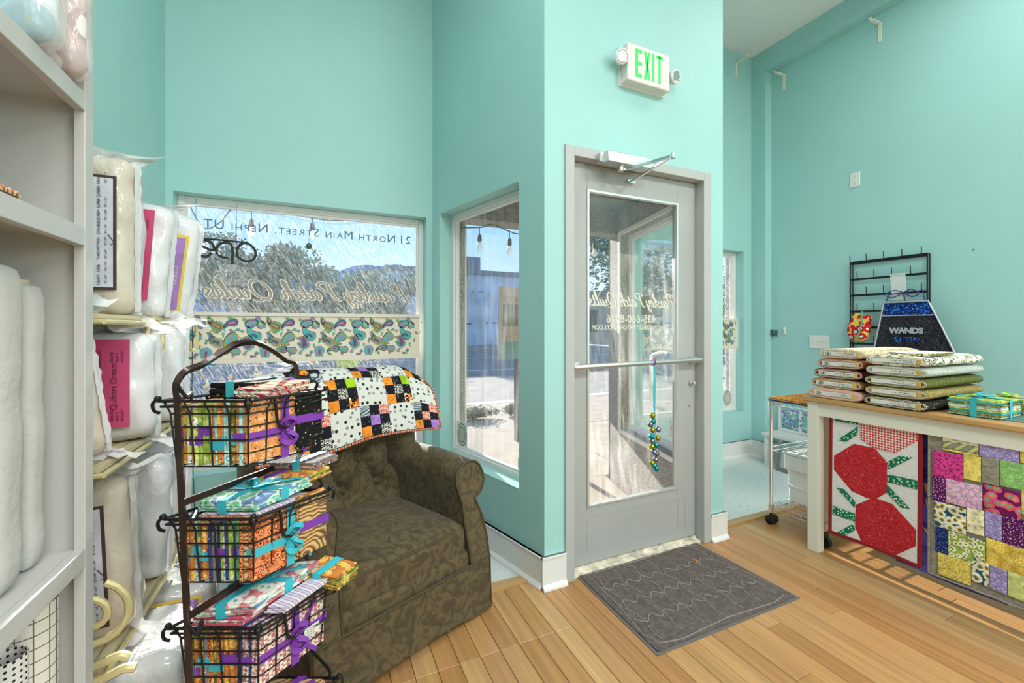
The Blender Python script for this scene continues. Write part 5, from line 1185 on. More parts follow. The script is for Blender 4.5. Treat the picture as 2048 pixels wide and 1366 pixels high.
o_ = part('mat_lines', m, mat('mat_line', (150, 172, 170), .6), cm, smooth=0); o_['kind'] = 'stuff'
# fabric bolts
def bolt(y0, y1, z, h, x0, ln, key, label, core=(214, 178, 110), lab_y=None, n=0):
    t = thing('fabric_bolt', label, 'fabric', (x0, (y0+y1)/2, z), 'fabric bolts stacked on the table'); w_ = y1-y0; cy, cz = (y0+y1)/2, z+h/2; rr = random.Random(n)
    def prof(k, e=0):
        N = 28; return [(cy+math.copysign(abs(math.cos(a))**.55, math.cos(a))*(w_/2-e)+.0, cz+math.copysign(abs(math.sin(a))**.72, math.sin(a))*(h/2-e)) for a in [2*math.pi*i/N for i in range(N)]]
    m = MB(); N = 28; secs = [(x0, .006), (x0+.004, 0)]+[(x0+ln*k/8, .0) for k in range(1, 8)]+[(x0+ln-.004, 0), (x0+ln, .006)]; vs = []
    for i, (x, e) in enumerate(secs):
        for j, (y, zz) in enumerate(prof(0, e)): vs.append(V((x, y, zz+.0012*noise.noise(V((x*12, y*20, n))))))
    fs = [(i*N+j, i*N+(j+1) % N, (i+1)*N+(j+1) % N, (i+1)*N+j) for i in range(len(secs)-1) for j in range(N)]+[tuple(range((len(secs)-1)*N, len(secs)*N)), tuple(reversed(range(N)))]
    m.add(vs, [tuple(reversed(f)) for f in fs]); part('wound_cloth', m, FB[key], t, smooth=60)
    m = MB()
    for e in (.006, .011): m.tube([V((x0-.0005, y, zz)) for y, zz in prof(0, e)], .0012, 4, closed=True)
    part('cloth_edge', m, mat('selvedge_cream', (236, 226, 206), .9), t)
    m = MB(); m.box(x0-.004, cy-w_*.40, cz-h*.21, x0+.05, cy+w_*.38, cz+h*.21); cb_ = part('board_core', m, mat('board_%d' % core[0], core, .8), t)
    m = MB(); m.box(x0-.0055, cy-w_*.32, cz-h*.185, x0-.004, cy+w_*.37, cz+h*.185); lb = part('end_label', m, TRIMW, cb_) if False else part('end_label', m, TRIMW, t)
    m = MB(); yy = cy+w_*.35; f = lambda y, zz: V((x0-.006, y, zz))
    if n < 10: # round emblem like pair of curled marks
        for sg in (-1, 1): m.tube([f(yy-.018+sg*(.006+.008*math.cos(a)), cz+.007*math.sin(a)) for a in [k*.524 for k in range(12)]], .0011, 4, closed=True)
        m.ball(f(yy-.018, cz), .004, 5)
    for k in range(9): y_ = cy-w_*(.08+.027*k)+rr.uniform(-.001, .001); m.box(x0-.006, y_-.0016, cz+h*.02, x0-.0054, y_+.0016, cz+h*.10)
    m.text('C B FABRICS' if False else 'No. 2481', .006, f(cy+w_*.05, cz-h*.02), (0, -1, 0), (0, 0, 1), depth=.0001); m.text('43/44"  100% COTTON', .006, f(cy-w_*.05, cz-h*.14), (0, -1, 0), (0, 0, 1), depth=.0001)
    o_ = part('label_print', m, INK, t, smooth=0); o_['kind'] = 'stuff'; return t
fb('taupe_leaf', 'floral', C_((160, 140, 100), (132, 112, 74), (206, 190, 158)), 60); fb('rust_plain', 'floral', C_((214, 150, 110), (176, 98, 62), (160, 84, 54)), 90); fb('maroon', 'floral', C_((190, 100, 90), (112, 44, 50), (96, 34, 44)), 80)
fb('bronze', 'floral', C_((140, 100, 40), (120, 84, 30), (150, 104, 50)), 70); fb('blush', 'cells', C_((222, 158, 150), (226, 164, 156)), 40)
fb('camo_leaf', 'floral', C_((70, 72, 56), (214, 212, 190), (96, 100, 78), (226, 222, 204)), 22); fb('grey_sage', 'floral', C_((196, 200, 192), (150, 156, 148), (176, 182, 172)), 90); fb('moss', 'floral', C_((150, 156, 110), (104, 108, 56), (92, 98, 50)), 70)
fb('sand_olive', 'floral', C_((206, 196, 150), (160, 146, 90), (144, 130, 76)), 80); fb('dark_green_dot', 'dots', C_((42, 44, 36), (200, 196, 176), (190, 186, 166)), 60)
z = TZ+.001
for k, (key, lab, dx) in enumerate([('blush', 'plain blush pink fabric bolt, lowest of the left stack on the table', -.006), ('bronze', 'bronze brown fabric bolt, second from the bottom of the left stack', .004), ('maroon', 'maroon print fabric bolt in the middle of the left stack', .015),
                               ('rust_plain', 'rust orange fabric bolt, second from the top of the left stack', .03), ('taupe_leaf', 'taupe leaf print fabric bolt, topmost of the left stack', .036)]):
    h = .054 if k else .058; bolt(1.275-dx*.0, 1.535-dx, z, h, 2.575+dx*.6, .56, key, lab, (214, 178, 110), n=k); z += h+.0006
z = TZ+.001
for k, (key, lab, dx) in enumerate([('dark_green_dot', 'very dark green dotted fabric bolt, lowest of the right stack on the table', 0), ('sand_olive', 'sandy olive fabric bolt, second from the bottom of the right stack', 0), ('moss', 'moss green fabric bolt in the middle of the right stack', .0),
                               ('grey_sage', 'pale grey sage fabric bolt, second from the top of the right stack', 0), ('camo_leaf', 'cream and green leaf print fabric bolt, topmost of the right stack', 0)]):
    h = .051; bolt(1.005, 1.262-.002*k, z, h, 2.56+.006*(k % 2), .56, key, lab, (196, 160, 96), n=k+20); z += h+.0006
bundle('folded cream leaf print cloth lying on top of the right bolt stack', (2.60, 1.02, z+.001), (.30, .02, 0), (.02, .17, 0), (0, 0, .012), 3, ['camo_leaf', 'olive_print', 'camo_leaf'], None, name='folded_fabric')
bundle('teal and cream fat quarter bundle with a turquoise bow in front of the bolts', (2.64, .80, TZ+.004), (.20, .0, 0), (.0, .165, 0), (0, 0, .075), 9, ['aqua_cream', 'olive_print', 'teal_solid', 'lime_floral', 'white_house'], RIB_T, bow=True, cross=True, group='ribbon-tied bundles on the table')
bundle('olive and teal bundle with a lime bow behind the turquoise one on the table', (2.87, .80, TZ+.004), (.16, .0, 0), (.0, .13, 0), (0, 0, .065), 7, ['olive_print', 'teal_solid', 'multi', 'lime_floral'], RIB_G, bow=True, group='ribbon-tied bundles on the table')
m = MB(); m.box(3.12, -.2, TZ+.0045, 3.24, .86, TZ+.012)
for k in range(20): m.box(3.125, -.18+.05*k, TZ+.012, 3.15, -.179+.05*k, TZ+.0124)
solo('acrylic_ruler', m, mat('ruler_white', (222, 224, 220), .3), 'long white ruler on the far edge of the cutting mat', 'ruler')
# ---------------------------------------------------------------- hanging quilts
PX = lambda cx, cy: (1600+cx/2.846, 760+cy/2.846)
def wav(Y, z, amp, ph): return amp*math.sin(Y*16+ph)*(.85-z)*1.2
def hung(name, label, X, poly, bind, amp=.012, ph=0, back=.006):
    t = thing(name, label, 'quilt', (X, sum(p[0] for p in poly)/len(poly), min(p[1] for p in poly)), 'quilts hanging from the table'); return t
def plate(t, nm, pts, X, off, th, matl, amp, ph, puff=.0018, label=None):
    # pts: list of (Y,z) convex-ish polygon on the hanging plane; fan from centre with a puffed inner ring
    m = MB(); n = len(pts); c = (sum(p[0] for p in pts)/n, sum(p[1] for p in pts)/n)
    den = []
    for i in range(n):
        a, b = pts[i], pts[(i+1) % n]; k = max(1, int(math.hypot(b[0]-a[0], b[1]-a[1])/.04))
        for j in range(k): den.append((a[0]+(b[0]-a[0])*j/k, a[1]+(b[1]-a[1])*j/k))
    n = len(den); vs = []; rings = [(1, 0), (.985, .6), (.93, 1), (.6, 1), (.3, 1)]
    for s_, o_ in rings:
        for (y, z) in den:
            yy, zz = c[0]+(y-c[0])*s_, c[1]+(z-c[1])*s_; vs.append(V((X-off-puff*o_+wav(yy, zz, amp, ph), yy, zz)))
    vs.append(V((X-off-puff+wav(c[0], c[1], amp, ph), c[0], c[1])))
    fs = [(r*n+i, r*n+(i+1) % n, (r+1)*n+(i+1) % n, (r+1)*n+i) for r in range(len(rings)-1) for i in range(n)]+[((len(rings)-1)*n+i, (len(rings)-1)*n+(i+1) % n, len(rings)*n) for i in range(n)]
    m.add(vs, fs, 0, [(v.y, v.z) for v in vs]); return part(nm, m, matl, t, label, smooth=60)
def slabq(t, nm, y0, y1, z0, z1, X, th, matl, amp, ph):
    m = MB(); m.grid(lambda a, b: V((X+wav(y0+(y1-y0)*a, z0+(z1-z0)*b, amp, ph), y0+(y1-y0)*a, z0+(z1-z0)*b)), 20, 14, 0, -th); return part(nm, m, matl, t, smooth=60)
def quiltmat(name, c, line, sc=20):
    m, t, b = nt(name); n = noisen(t, coords(t), sc, 1, .4); n.inputs['Distortion'].default_value = 1.5
    a = t.nodes.new('ShaderNodeMath'); a.operation = 'MULTIPLY'; a.inputs[1].default_value = 9; t.links.new(n.outputs[0], a.inputs[0])
    f = t.nodes.new('ShaderNodeMath'); f.operation = 'FRACT'; t.links.new(a.outputs[0], f.inputs[0])
    t.links.new(ramp(t, f.outputs[0], [(0, line), (.08, line), (.14, c), (1, c)]), b.inputs['Base Color']); b.inputs['Roughness'].default_value = .9; b.inputs['Specular IOR Level'].default_value = .2
    addbump(t, b, n.outputs[0], .5, .008); return m
RQ = quiltmat('red_quilted_cotton', (186, 34, 44), (214, 100, 104)); WQ = quiltmat('white_quilted_cotton', (228, 224, 224), (206, 202, 204)); GQ = pat('green_dotted_cotton', 'dots', C_((34, 118, 84), (214, 230, 214), (206, 226, 210)), 60, uv=True)
GNG = pat('red_gingham_cotton', 'check', C_((200, 60, 66), (238, 214, 210)), 110, uv=True); DRED = mat('dark_red_binding', (142, 24, 34), .9)
XQ = 2.622
def toYZ(cx, cy, X=XQ): p = onX(*PX(cx, cy), X); return (p.y, p.z)
def unwarp(pts, X=XQ): return [toYZ(*p, X) for p in pts]
q1 = hung('pineapple_quilt', 'quilt with three red pineapples and green leaves on white, hanging from the table', XQ, [(1.2, .15)], None)
tl, br_ = toYZ(186, 192), toYZ(690, 1058); bl = toYZ(173, 857); zb0 = (bl[1]+br_[1])/2; ya, yb = toYZ(180, 500)[0], br_[0]
slabq(q1, 'backing', yb, ya, zb0-.004, .80, XQ, .008, DRED, .010, .6)
m = MB(); w1 = .011
for (a, b) in (((ya, zb0), (ya, .80)), ((yb, zb0), (yb, .80)), ((yb, zb0), (ya, zb0))):
    k = 24; m.tube([V((XQ-.006+wav(a[0]+(b[0]-a[0])*i/k, a[1]+(b[1]-a[1])*i/k, .010, .6), a[0]+(b[0]-a[0])*i/k, a[1]+(b[1]-a[1])*i/k)) for i in range(k+1)], .005, 6, ry=.010, up=(1, 0, 0))
part('binding', m, DRED, q1)
inner = [(ya-.012, zb0+.012), (yb+.012, zb0+.012), (yb+.012, .80), (ya-.012, .80)]
m = MB(); y0_, y1_, z0_, z1_ = yb+.008, ya-.008, zb0+.008, .80
m.grid(lambda a, b: V((XQ-.0065+wav(y1_-(y1_-y0_)*a, z0_+(z1_-z0_)*b, .010, .6), y1_-(y1_-y0_)*a, z0_+(z1_-z0_)*b)), 24, 24, 0, 0); part('white_ground', m, WQ, q1, smooth=60)
for nm, pts, mt_ in [('pineapple_patch', [(338, 205), (685, 270), (680, 345), (540, 418), (425, 390), (345, 335)], GNG), ('pineapple_patch', [(200, 430), (312, 362), (430, 388), (500, 470), (496, 640), (425, 682), (385, 672), (300, 632), (200, 508)], RQ),
                     ('pineapple_patch', [(320, 710), (420, 668), (530, 705), (670, 852), (668, 942), (540, 999), (358, 935), (318, 838)], RQ),
                     ('leaf_patch', [(202, 194), (336, 212), (336, 255), (202, 232)], GQ), ('leaf_patch', [(334, 262), (333, 310), (265, 352), (222, 340)], GQ), ('leaf_patch', [(216, 610), (256, 618), (320, 692), (316, 727)], GQ),
                     ('leaf_patch', [(195, 712), (318, 760), (318, 806), (195, 760)], GQ), ('leaf_patch', [(316, 812), (317, 852), (260, 888), (222, 864)], GQ), ('leaf_patch', [(502, 465), (575, 429), (648, 440), (506, 510)], GQ),
                     ('leaf_patch', [(500, 535), (676, 570), (676, 622), (500, 580)], GQ), ('leaf_patch', [(498, 592), (635, 733), (580, 724), (498, 640)], GQ)]:
    plate(q1, nm, unwarp(pts), XQ, .0075 if 'pine' in nm else .0085, 0, mt_, .010, .6)
# second quilt
X2 = 2.612
FQ = {}
def fq(k, kind, cols, sc): FQ[k] = pat('calico_'+k, kind, cols, sc*(1.7 if kind == 'floral' else 1), uv=True)
fq('taupe', 'floral', C_((110, 100, 100), (176, 166, 146), (150, 140, 130)), 50); fq('cream', 'floral', C_((150, 160, 90), (236, 226, 186), (226, 214, 170), (240, 232, 200)), 34); fq('stripe', 'stripe', C_((196, 196, 120), (120, 110, 120), (150, 142, 130)), 14)
fq('lav', 'floral', C_((226, 210, 240), (168, 152, 210), (156, 140, 200)), 55); fq('mag', 'floral', C_((120, 20, 70), (202, 52, 132), (214, 70, 146)), 46); fq('yel', 'floral', C_((240, 224, 130), (214, 176, 60), (236, 214, 120)), 30)
fq('grn', 'floral', C_((214, 236, 190), (110, 176, 90), (150, 200, 120)), 50); fq('pur', 'floral', C_((236, 220, 236), (110, 40, 110), (96, 30, 96)), 60); fq('pink', 'floral', C_((214, 150, 90), (232, 200, 220), (226, 190, 214), (200, 150, 200)), 40)
fq('dflor', 'floral', C_((90, 190, 200), (236, 120, 50), (226, 90, 150), (110, 24, 84), (120, 30, 90)), 17); fq('leafc', 'floral', C_((56, 98, 120), (206, 170, 50), (238, 232, 218), (236, 230, 214), (40, 90, 110)), 20); fq('navy', 'floral', C_((120, 150, 200), (36, 58, 120), (30, 50, 108)), 50)
fq('vine', 'floral', C_((96, 110, 60), (236, 232, 200), (232, 228, 190), (150, 170, 80)), 28); fq('yfl', 'floral', C_((240, 226, 150), (222, 180, 60), (238, 212, 110), (218, 176, 70)), 22); fq('ydash', 'floral', C_((80, 130, 140), (218, 186, 70), (230, 202, 100)), 60); fq('paleg', 'floral', C_((240, 190, 160), (222, 226, 150), (210, 220, 140)), 40)
IND = pat('indigo_batik', 'floral', C_((70, 64, 150), (56, 54, 132), (84, 80, 166)), 16)
q3 = hung('indigo_quilt', 'indigo batik quilt with small orange points hanging behind the patchwork one', X2+.025, [(1.1, .1)], None)
a_ = toYZ(540, 1030, X2+.03); b_ = toYZ(1180, 1250, X2+.03); zi = min(a_[1], b_[1])-.0; print('INDIGO', a_, b_, bl, br_, toYZ(778, 1108, X2), toYZ(1275, 1255, X2)); slabq(q3, 'backing', b_[0], a_[0], zi, .79, X2+.034, .006, IND, .008, 2)
for pts in ([(705, 585), (742, 592), (740, 690)], [(712, 650), (745, 740), (738, 770)], [(700, 832), (740, 855), (738, 890)]): plate(q3, 'point_patch', unwarp(pts, X2+.03), X2+.03, .005, 0, mat('apricot_cotton', (206, 160, 120), .9), .008, 2)
q2 = hung('patchwork_quilt', 'bright calico patchwork quilt in yellow, lilac and magenta hanging at the table front', X2, [(.8, .1)], None)
lft = toYZ(738, 700, X2)[0]; bot = toYZ(778, 1108, X2)[1]; rgt = .30
slabq(q2, 'backing', rgt, lft, bot, .80, X2, .007, FQ['taupe'], .006, 1.2)
m = MB(); m.tube([V((X2-.005+wav(lft, .80-(.80-bot)*i/12, .006, 1.2), lft, .80-(.80-bot)*i/12)) for i in range(13)]+[V((X2-.005+wav(lft-(lft-rgt)*i/20, bot, .006, 1.2), lft-(lft-rgt)*i/20, bot)) for i in range(1, 21)], .0045, 6); part('binding', m, FQ['taupe'], q2)
def rc(k, x0, y0, x1, y1):   # crop px: left top, right-bottom measured at left edge x0
    Ya, Yb = toYZ(x0, y0, X2)[0], toYZ(x1, y0, X2)[0]; za, zb_ = toYZ(x0, y0, X2)[1], toYZ(x0, y1, X2)[1]
    e = .0008; plate(q2, 'patch', [(Ya-e, za-e), (Yb+e, za-e), (Yb+e, zb_+e), (Ya-e, zb_+e)], X2, .0068, 0, FQ[k], .006, 1.2, .0022)
for a in [('cream', 815, 298, 1022, 345), ('stripe', 815, 345, 1022, 384), ('yel', 815, 384, 1022, 396), ('lav', 1022, 330, 1255, 432), ('yel', 1255, 360, 1420, 470), ('mag', 757, 392, 933, 540), ('yel', 933, 418, 1035, 560), ('taupe', 1035, 430, 1140, 583), ('grn', 1140, 450, 1400, 600),
          ('pur', 757, 540, 833, 678), ('pink', 833, 555, 1042, 694), ('dflor', 1042, 588, 1262, 738), ('yel', 1262, 600, 1400, 760), ('leafc', 767, 682, 950, 826), ('cream', 950, 716, 1052, 862), ('lav', 1052, 740, 1153, 888), ('pur', 1153, 760, 1400, 925),
          ('navy', 777, 826, 848, 972), ('vine', 848, 852, 1060, 1000), ('yfl', 1060, 892, 1400, 1045), ('ydash', 790, 972, 977, 1100), ('leafc', 977, 1000, 1078, 1142), ('lav', 1078, 1045, 1182, 1185), ('paleg', 1182, 1075, 1400, 1225)]: rc(*a)
# ---------------------------------------------------------------- chrome cart
CX0, CX1, CY0, CY1 = 2.70, 3.44, 1.585, 1.852
ct = thing('wire_shelf_cart', 'chrome wire shelf cart on black castors behind the table', 'cart', (3.07, 1.72, 0))
for (x, y) in ((CX0, CY0), (CX1, CY0), (CX0, CY1), (CX1, CY1)):
    m = MB(); m.tube([(x, y, .075), (x, y, .80)], .0125, 12); m.tube([(x, y, .775), (x, y, .80)], .016, 12); m.tube([(x, y, .10), (x, y, .135)], .017, 12); part('post', m, CHROME, ct)
    m = MB(); m.lathe((x-.014+.03, y-.0, .029), [(.024, -.004), (.029, 0), (.029, .02), (.024, .024)], 18, 0, (1, 0, .0)); m.lathe((x-.018, y, .029), [(.022, -.004), (.029, 0), (.029, .016), (.024, .02)], 18, 0, (1, 0, 0)); m.tube([(x, y, .04), (x, y, .078)], .008, 8); part('castor', m, BLACKM, ct)
def wshelf(z, x0=CX0, x1=CX1, y0=CY0, y1=CY1):
    m = MB()
    for zz in (z, z-.028):
        m.tube([(x0, y0, zz), (x1, y0, zz), (x1, y1, zz), (x0, y1, zz)], .003, 6, closed=True)
    def zig(a, b):
        a, b = V(a), V(b); n = max(4, int((b-a).length/.022)); m.tube([a.lerp(b, i/n)+V((0, 0, -.028 if i % 2 else 0)) for i in range(n+1)], .0018, 4)
    zig((x0, y0, z), (x1, y0, z)); zig((x0, y1, z), (x1, y1, z)); zig((x0, y0, z), (x0, y1, z)); zig((x1, y0, z), (x1, y1, z)); part('shelf_frame', m, CHROME, ct)
    m = MB(); n = 28
    for k in range(1, n): x = x0+(x1-x0)*k/n; m.tube([(x, y0, z+.003), (x, y1, z+.003)], .0018, 4)
    for k in (.33, .66): m.tube([(x0, y0+(y1-y0)*k, z), (x1, y0+(y1-y0)*k, z)], .0022, 4)
    o = part('shelf_wires', m, CHROME, ct); o['kind'] = 'stuff'
wshelf(.13); wshelf(.80); wshelf(.505, CX0+.01)
for k, (key, lab) in enumerate([('navy_print', 'dark blue and brown folded cloth, lowest of the pile on the cart'), ('orange_floral', 'coral print folded cloth in the middle of the pile on the cart'), ('gold_print', 'gold and brown print folded cloth topmost on the cart')]):
    m = MB(); m.rbox((3.06, 1.705, .806+.0075*k+.004), (.78-.01*k, .30, .0072), .0034, (14, 6, 2), 0, None, lambda q, p: q+V((0, .006*noise.noise(V((q.x*9, k, 0))), .0008*noise.noise(q*20)))); solo('folded_fabric', m, FB[key], lab, 'fabric', 'flat cloth pile on the cart')
WBOX = mat('white_storage_box', (226, 226, 222), .5)
for k, (h, lab) in enumerate([(.125, 'white storage box, lowest of the stack on the cart'), (.12, 'white storage box, second of the stack on the cart'), (.12, 'white storage box with an overhanging lid under the middle wire shelf')]):
    z_ = [.136, .2465, .3570][k]; h = [.11, .11, .112][k]; x0 = [2.85, 2.845, 2.80][k]; t = thing('storage_box', lab, 'box', (3.15, 1.72, z_), 'white boxes on the cart')
    m = MB(); m.box(x0, 1.61, z_, 3.36, 1.83, z_+h-.022); bev(part('box_body', m, WBOX, t), .002); m = MB(); m.box(x0-.006, 1.604, z_+h-.022, 3.366, 1.836, z_+h-.0005); bev(part('box_lid', m, WBOX, t), .002)
# low platform and things in the right corner
t = thing('low_bench', 'low pale bench against the right wall behind the cart', 'bench', (3.9, 2.3, 0)); m = MB(); m.box(3.80, 1.95, .27, 4.068, 2.70, .30); bev(part('bench_top', m, mat('pale_bench', (206, 208, 204), .5), t), .004)
for (x, y) in ((3.82, 1.98), (3.82, 2.65), (4.03, 1.98), (4.03, 2.65)): m = MB(); m.box(x, y, 0, x+.035, y+.035, .27); part('leg', m, TRIMW, t)
t = thing('window_frame_panel', 'old grey wooden frame with glass leaning under the bench', 'frame', (3.6, 2.2, 0)); m = MB(); ring(m, lambda s, t_, z: V((3.74+t_+z*.15, s, z)), 2.0, 2.52, .012, .25, (2.03, 2.49, .04, .22), 0, .02); part('frame', m, mat('grey_frame_wood', (120, 118, 116), .7), t)
m = MB(); ring(m, lambda s, t_, z: V((3.748+t_+z*.15, s, z)), 2.03, 2.49, .04, .22, None, 0, .004); part('glass', m, mat('old_glass', (176, 184, 184), .2), t)
t = thing('flower_picture_frame', 'white lattice frame with painted flowers standing on the low bench', 'frame', (3.95, 2.5, .30))
m = MB(); fx = lambda s, t_, z: V((4.03+t_, s, z)); ring(m, fx, 2.40, 2.69, .302, .54, (2.42, 2.67, .325, .52), 0, .012); m.box(4.03, 2.48, .325, 4.042, 2.50, .52); part('frame', m, TRIMW, t)
m = MB(); rr = random.Random(8)
for k in range(90):
    y_, z__ = rr.uniform(2.43, 2.66), rr.uniform(.33, .51); s_ = rr.uniform(.006, .014); m.add([V((4.028-.001*rr.random(), y_+math.cos(a_*1.26)*s_, z__+math.sin(a_*1.26)*s_)) for a_ in range(5)], [(0, 1, 2, 3, 4)], rr.choice([0, 0, 1, 2, 3]))
o_ = part('painted_flowers', m, [TRIMW, mat('petal_violet', (140, 110, 180), .7), mat('petal_teal', (60, 150, 150), .7), mat('petal_blue', (90, 110, 190), .7)], t, smooth=0); o_['kind'] = 'stuff'
m = MB()
for k in range(9): y0 = 2.36-.0*k; a = V((4.02, 2.42, .47-.02*k)); e_ = a+V((-.03+.0*k, -.05-.015*(k % 4), .03-.02*(k % 3))); m.tube(spline([a, (a+e_)/2+V((0, 0, .02)), e_], 4), .004, 5); m.ball(e_, .009, 5)
o_ = part('white_blossom_sprig', m, TRIMW, t); o_['kind'] = 'stuff'
# ---------------------------------------------------------------- right wall items
XW = XR
def wp(px, py): return onX(px, py, XW)
a = wp(1702, 347); b = wp(1719, 373); t = thing('wall_outlet', 'white duplex outlet high on the right wall', 'outlet', (XW, (a.y+b.y)/2, b.z-.0)); cy_, cz_ = (a.y+b.y)/2, (a.z+b.z)/2
m = MB(); m.box(XW-.006, cy_-.036, cz_-.06, XW, cy_+.036, cz_+.06); bev(part('plate', m, TRIMW, t), .002)
for s_ in (-1, 1):
    m = MB(); m.box(XW-.008, cy_-.016, cz_+s_*.026-.016, XW-.005, cy_+.016, cz_+s_*.026+.016); rc_ = part('receptacle', m, TRIMW, t); m = MB()
    for q in (-.006, .006): m.box(XW-.0085, cy_+q-.001, cz_+s_*.026-.002, XW-.0079, cy_+q+.001, cz_+s_*.026+.007)
    m.ball((XW-.008, cy_, cz_+s_*.026-.009), .0022, 4); o_ = part('slots', m, INK, rc_); o_['kind'] = 'stuff'
a = wp(1621, 672); b = wp(1658, 696); cy_, cz_ = (a.y+b.y)/2, (a.z+b.z)/2; t = thing('light_switch_plate', 'white triple light switch plate on the right wall above the bolts', 'switch', (XW, cy_, cz_-.06))
m = MB(); m.box(XW-.006, cy_-.085, cz_-.058, XW, cy_+.085, cz_+.058); bev(part('plate', m, TRIMW, t), .002)
for k in (-1, 0, 1): m = MB(); m.obox((XW-.0155, cy_+k*.046-.004, cz_-.002), (.01, 0, -.004), (0, .008, 0), (0, 0, .012)); part('toggle', m, TRIMW, t)
m = MB(); a = wp(1544, 671)
NUM = mat('brushed_grey_metal', (96, 110, 112), .4, .6)
c1 = wp(1543, 672); m.text('51', .085, (XW-.012, c1.y+.01, c1.z), (0, -1, 0), (0, 0, 1), depth=.006, bold=.004); solo('house_number', m, NUM, 'grey metal number 51 on the right wall near the column', 'sign')
c1 = wp(1566, 669); t = thing('bottle_opener', 'small white wall opener with lettering right of the number 51', 'opener', (XW, c1.y, c1.z)); m = MB(); m.prism([(XW-.012, c1.y-.0, c1.z), (XW-.012, c1.y-.035, c1.z), (XW-.012, c1.y-.03, c1.z+.045), (XW-.012, c1.y-.024, c1.z+.07), (XW-.012, c1.y-.008, c1.z+.07), (XW-.012, c1.y-.004, c1.z+.045)], (.012, 0, 0)); bev(part('body', m, TRIMW, t), .003)
m = MB(); m.text('Shop', .014, (XW-.0126, c1.y-.012, c1.z+.012), (0, 0, 1), (0, 1, 0), depth=.0003); part('lettering', m, INK, t, smooth=0)
m = MB(); c1 = wp(1947, 499); m.ball(c1, .005, 5); solo('wall_anchor', m, mat('rust_anchor', (120, 80, 60), .7), 'tiny brown screw anchor alone on the right wall', 'screw')
def bracket(c, out, side, label, flip=False):
    c, out, side = V(c), V(out), V(side); t = thing('curtain_rod_bracket', label, 'bracket', c, 'white curtain rod brackets'); IV = mat('ivory_metal', (226, 220, 206), .4)
    m = MB(); m.obox(c-side*.012+out*.0, side*.024, out*.006, ZU*.15); bev(part('wall_plate', m, IV, t), .001)
    m = MB(); m.obox(c-side*.011+ZU*.138, side*.022, out*.10, ZU*.012); part('arm', m, IV, t)
    m = MB(); pts = [c+out*(.115+.022*math.cos(a_))+ZU*(.158+.022*math.sin(a_)) for a_ in [math.pi*(.95+k*.13) for k in range(10)]]; m.tube(pts, .003, 4, ry=.011, up=out.cross(side)); part('cup', m, IV, t)
c = wp(1568, 181); bracket((XW, c.y, c.z), (-1, 0, 0), (0, 1, 0), 'white curtain rod bracket near the column on the right wall')
c = wp(1760, 84); bracket((XW, c.y, c.z), (-1, 0, 0), (0, 1, 0), 'white curtain rod bracket under the beam, further right')
c = onY(1472, 156, YF); bracket((c.x, YF, c.z), (0, -1, 0), (1, 0, 0), 'white curtain rod bracket on the front wall below the ceiling corner')
# peg rack
a = wp(1707, 516); b = wp(1861, 506); YA, YB, ZT, ZB = a.y, b.y, wp(1861, 507).z, wp(1707, 690).z
pr = thing('wire_peg_rack', 'black metal wall rack with rows of upright pegs above the bolts', 'rack', (XW, (YA+YB)/2, ZB)); XP = XW-.045
m = MB(); m.tube([(XP, YA, ZB-.06), (XP, YA, ZT), (XP, YB, ZT), (XP, YB, ZB-.06)], .006, 6)
m.tube([(XW-.01, YA, ZB-.06), (XW-.01, YA, ZT+.0), (XW-.01, YB, ZT+.0), (XW-.01, YB, ZB-.06)], .005, 6); part('frame', m, BLACKM, pr)
zs = [wp(1861, y).z for y in (511, 546, 583)]; dz = (zs[0]-zs[2])/2; zs = [ZT-.012-dz*k for k in range(6)]
for r_, z_ in enumerate(zs):
    m = MB(); m.box(XP-.004, YB, z_-.012, XP+.004, YA, z_+.006); part('crossbar', m, BLACKM, pr)
    n = 5 if r_ % 2 == 0 else 4
    for k in range(n):
        y_ = YA+(YB-YA)*((k+.0)/(4) if n == 5 else (k+.5)/4)
        if k == 0 and n == 5: y_ -= 0
        y_ = YA+(YB-YA)*(.03+.93*((k)/4 if n == 5 else (k+.45)/4)); m = MB(); m.tube([(XP, y_, z_), (XP-.03, y_, z_+.004), (XP-.034, y_, z_+.012), (XP-.036, y_, z_+.062)], .0032, 6); part('peg', m, BLACKM, pr)
# apron
XA = XW-.115
def ap(px, py): p = onX(px, py, XA); return (p.y, p.z)
apn = thing('quilted_apron', 'black quilted apron lettered in silver with a galaxy blue top band on the peg rack', 'apron', (XA, 1.55, .9))
AK = quiltmat('black_quilted_cotton', (30, 31, 38), (104, 108, 122), 22); GAL = pat('galaxy_cotton', 'floral', C_((90, 190, 236), (30, 90, 190), (24, 40, 110), (14, 20, 50), (40, 110, 210)), 40); SIL = mat('silver_binding', (176, 178, 186), .45, .3)
def drape(L, Rr, rows, m, mi=0, off=0):
    # L,Rr functions z-> y edges ; rows list of z
    vs = []; W_ = 16
    for z_ in rows:
        for k in range(W_+1):
            f = k/W_; y_ = L(z_)+(Rr(z_)-L(z_))*f; vs.append(V((XA-off+.012*math.sin(f*9+z_*4)*(1.55-z_), y_, z_)))
    n = len(rows); m.add(vs, [(j*(W_+1)+i, j*(W_+1)+i+1, (j+1)*(W_+1)+i+1, (j+1)*(W_+1)+i) for j in range(n-1) for i in range(W_)], mi, [(v.y, v.z) for v in vs])
tlp, trp, blp, brp = ap(1768, 609), ap(1857, 598), ap(1748, 700), ap(1935, 778)
zt0, zt1 = tlp[1], trp[1]; ztop = (zt0+zt1)/2; wst = ap(1905, 700)[1]
def Lf(z_): f = (ztop-z_)/(ztop-blp[1]); return tlp[0]+(blp[0]-tlp[0])*f
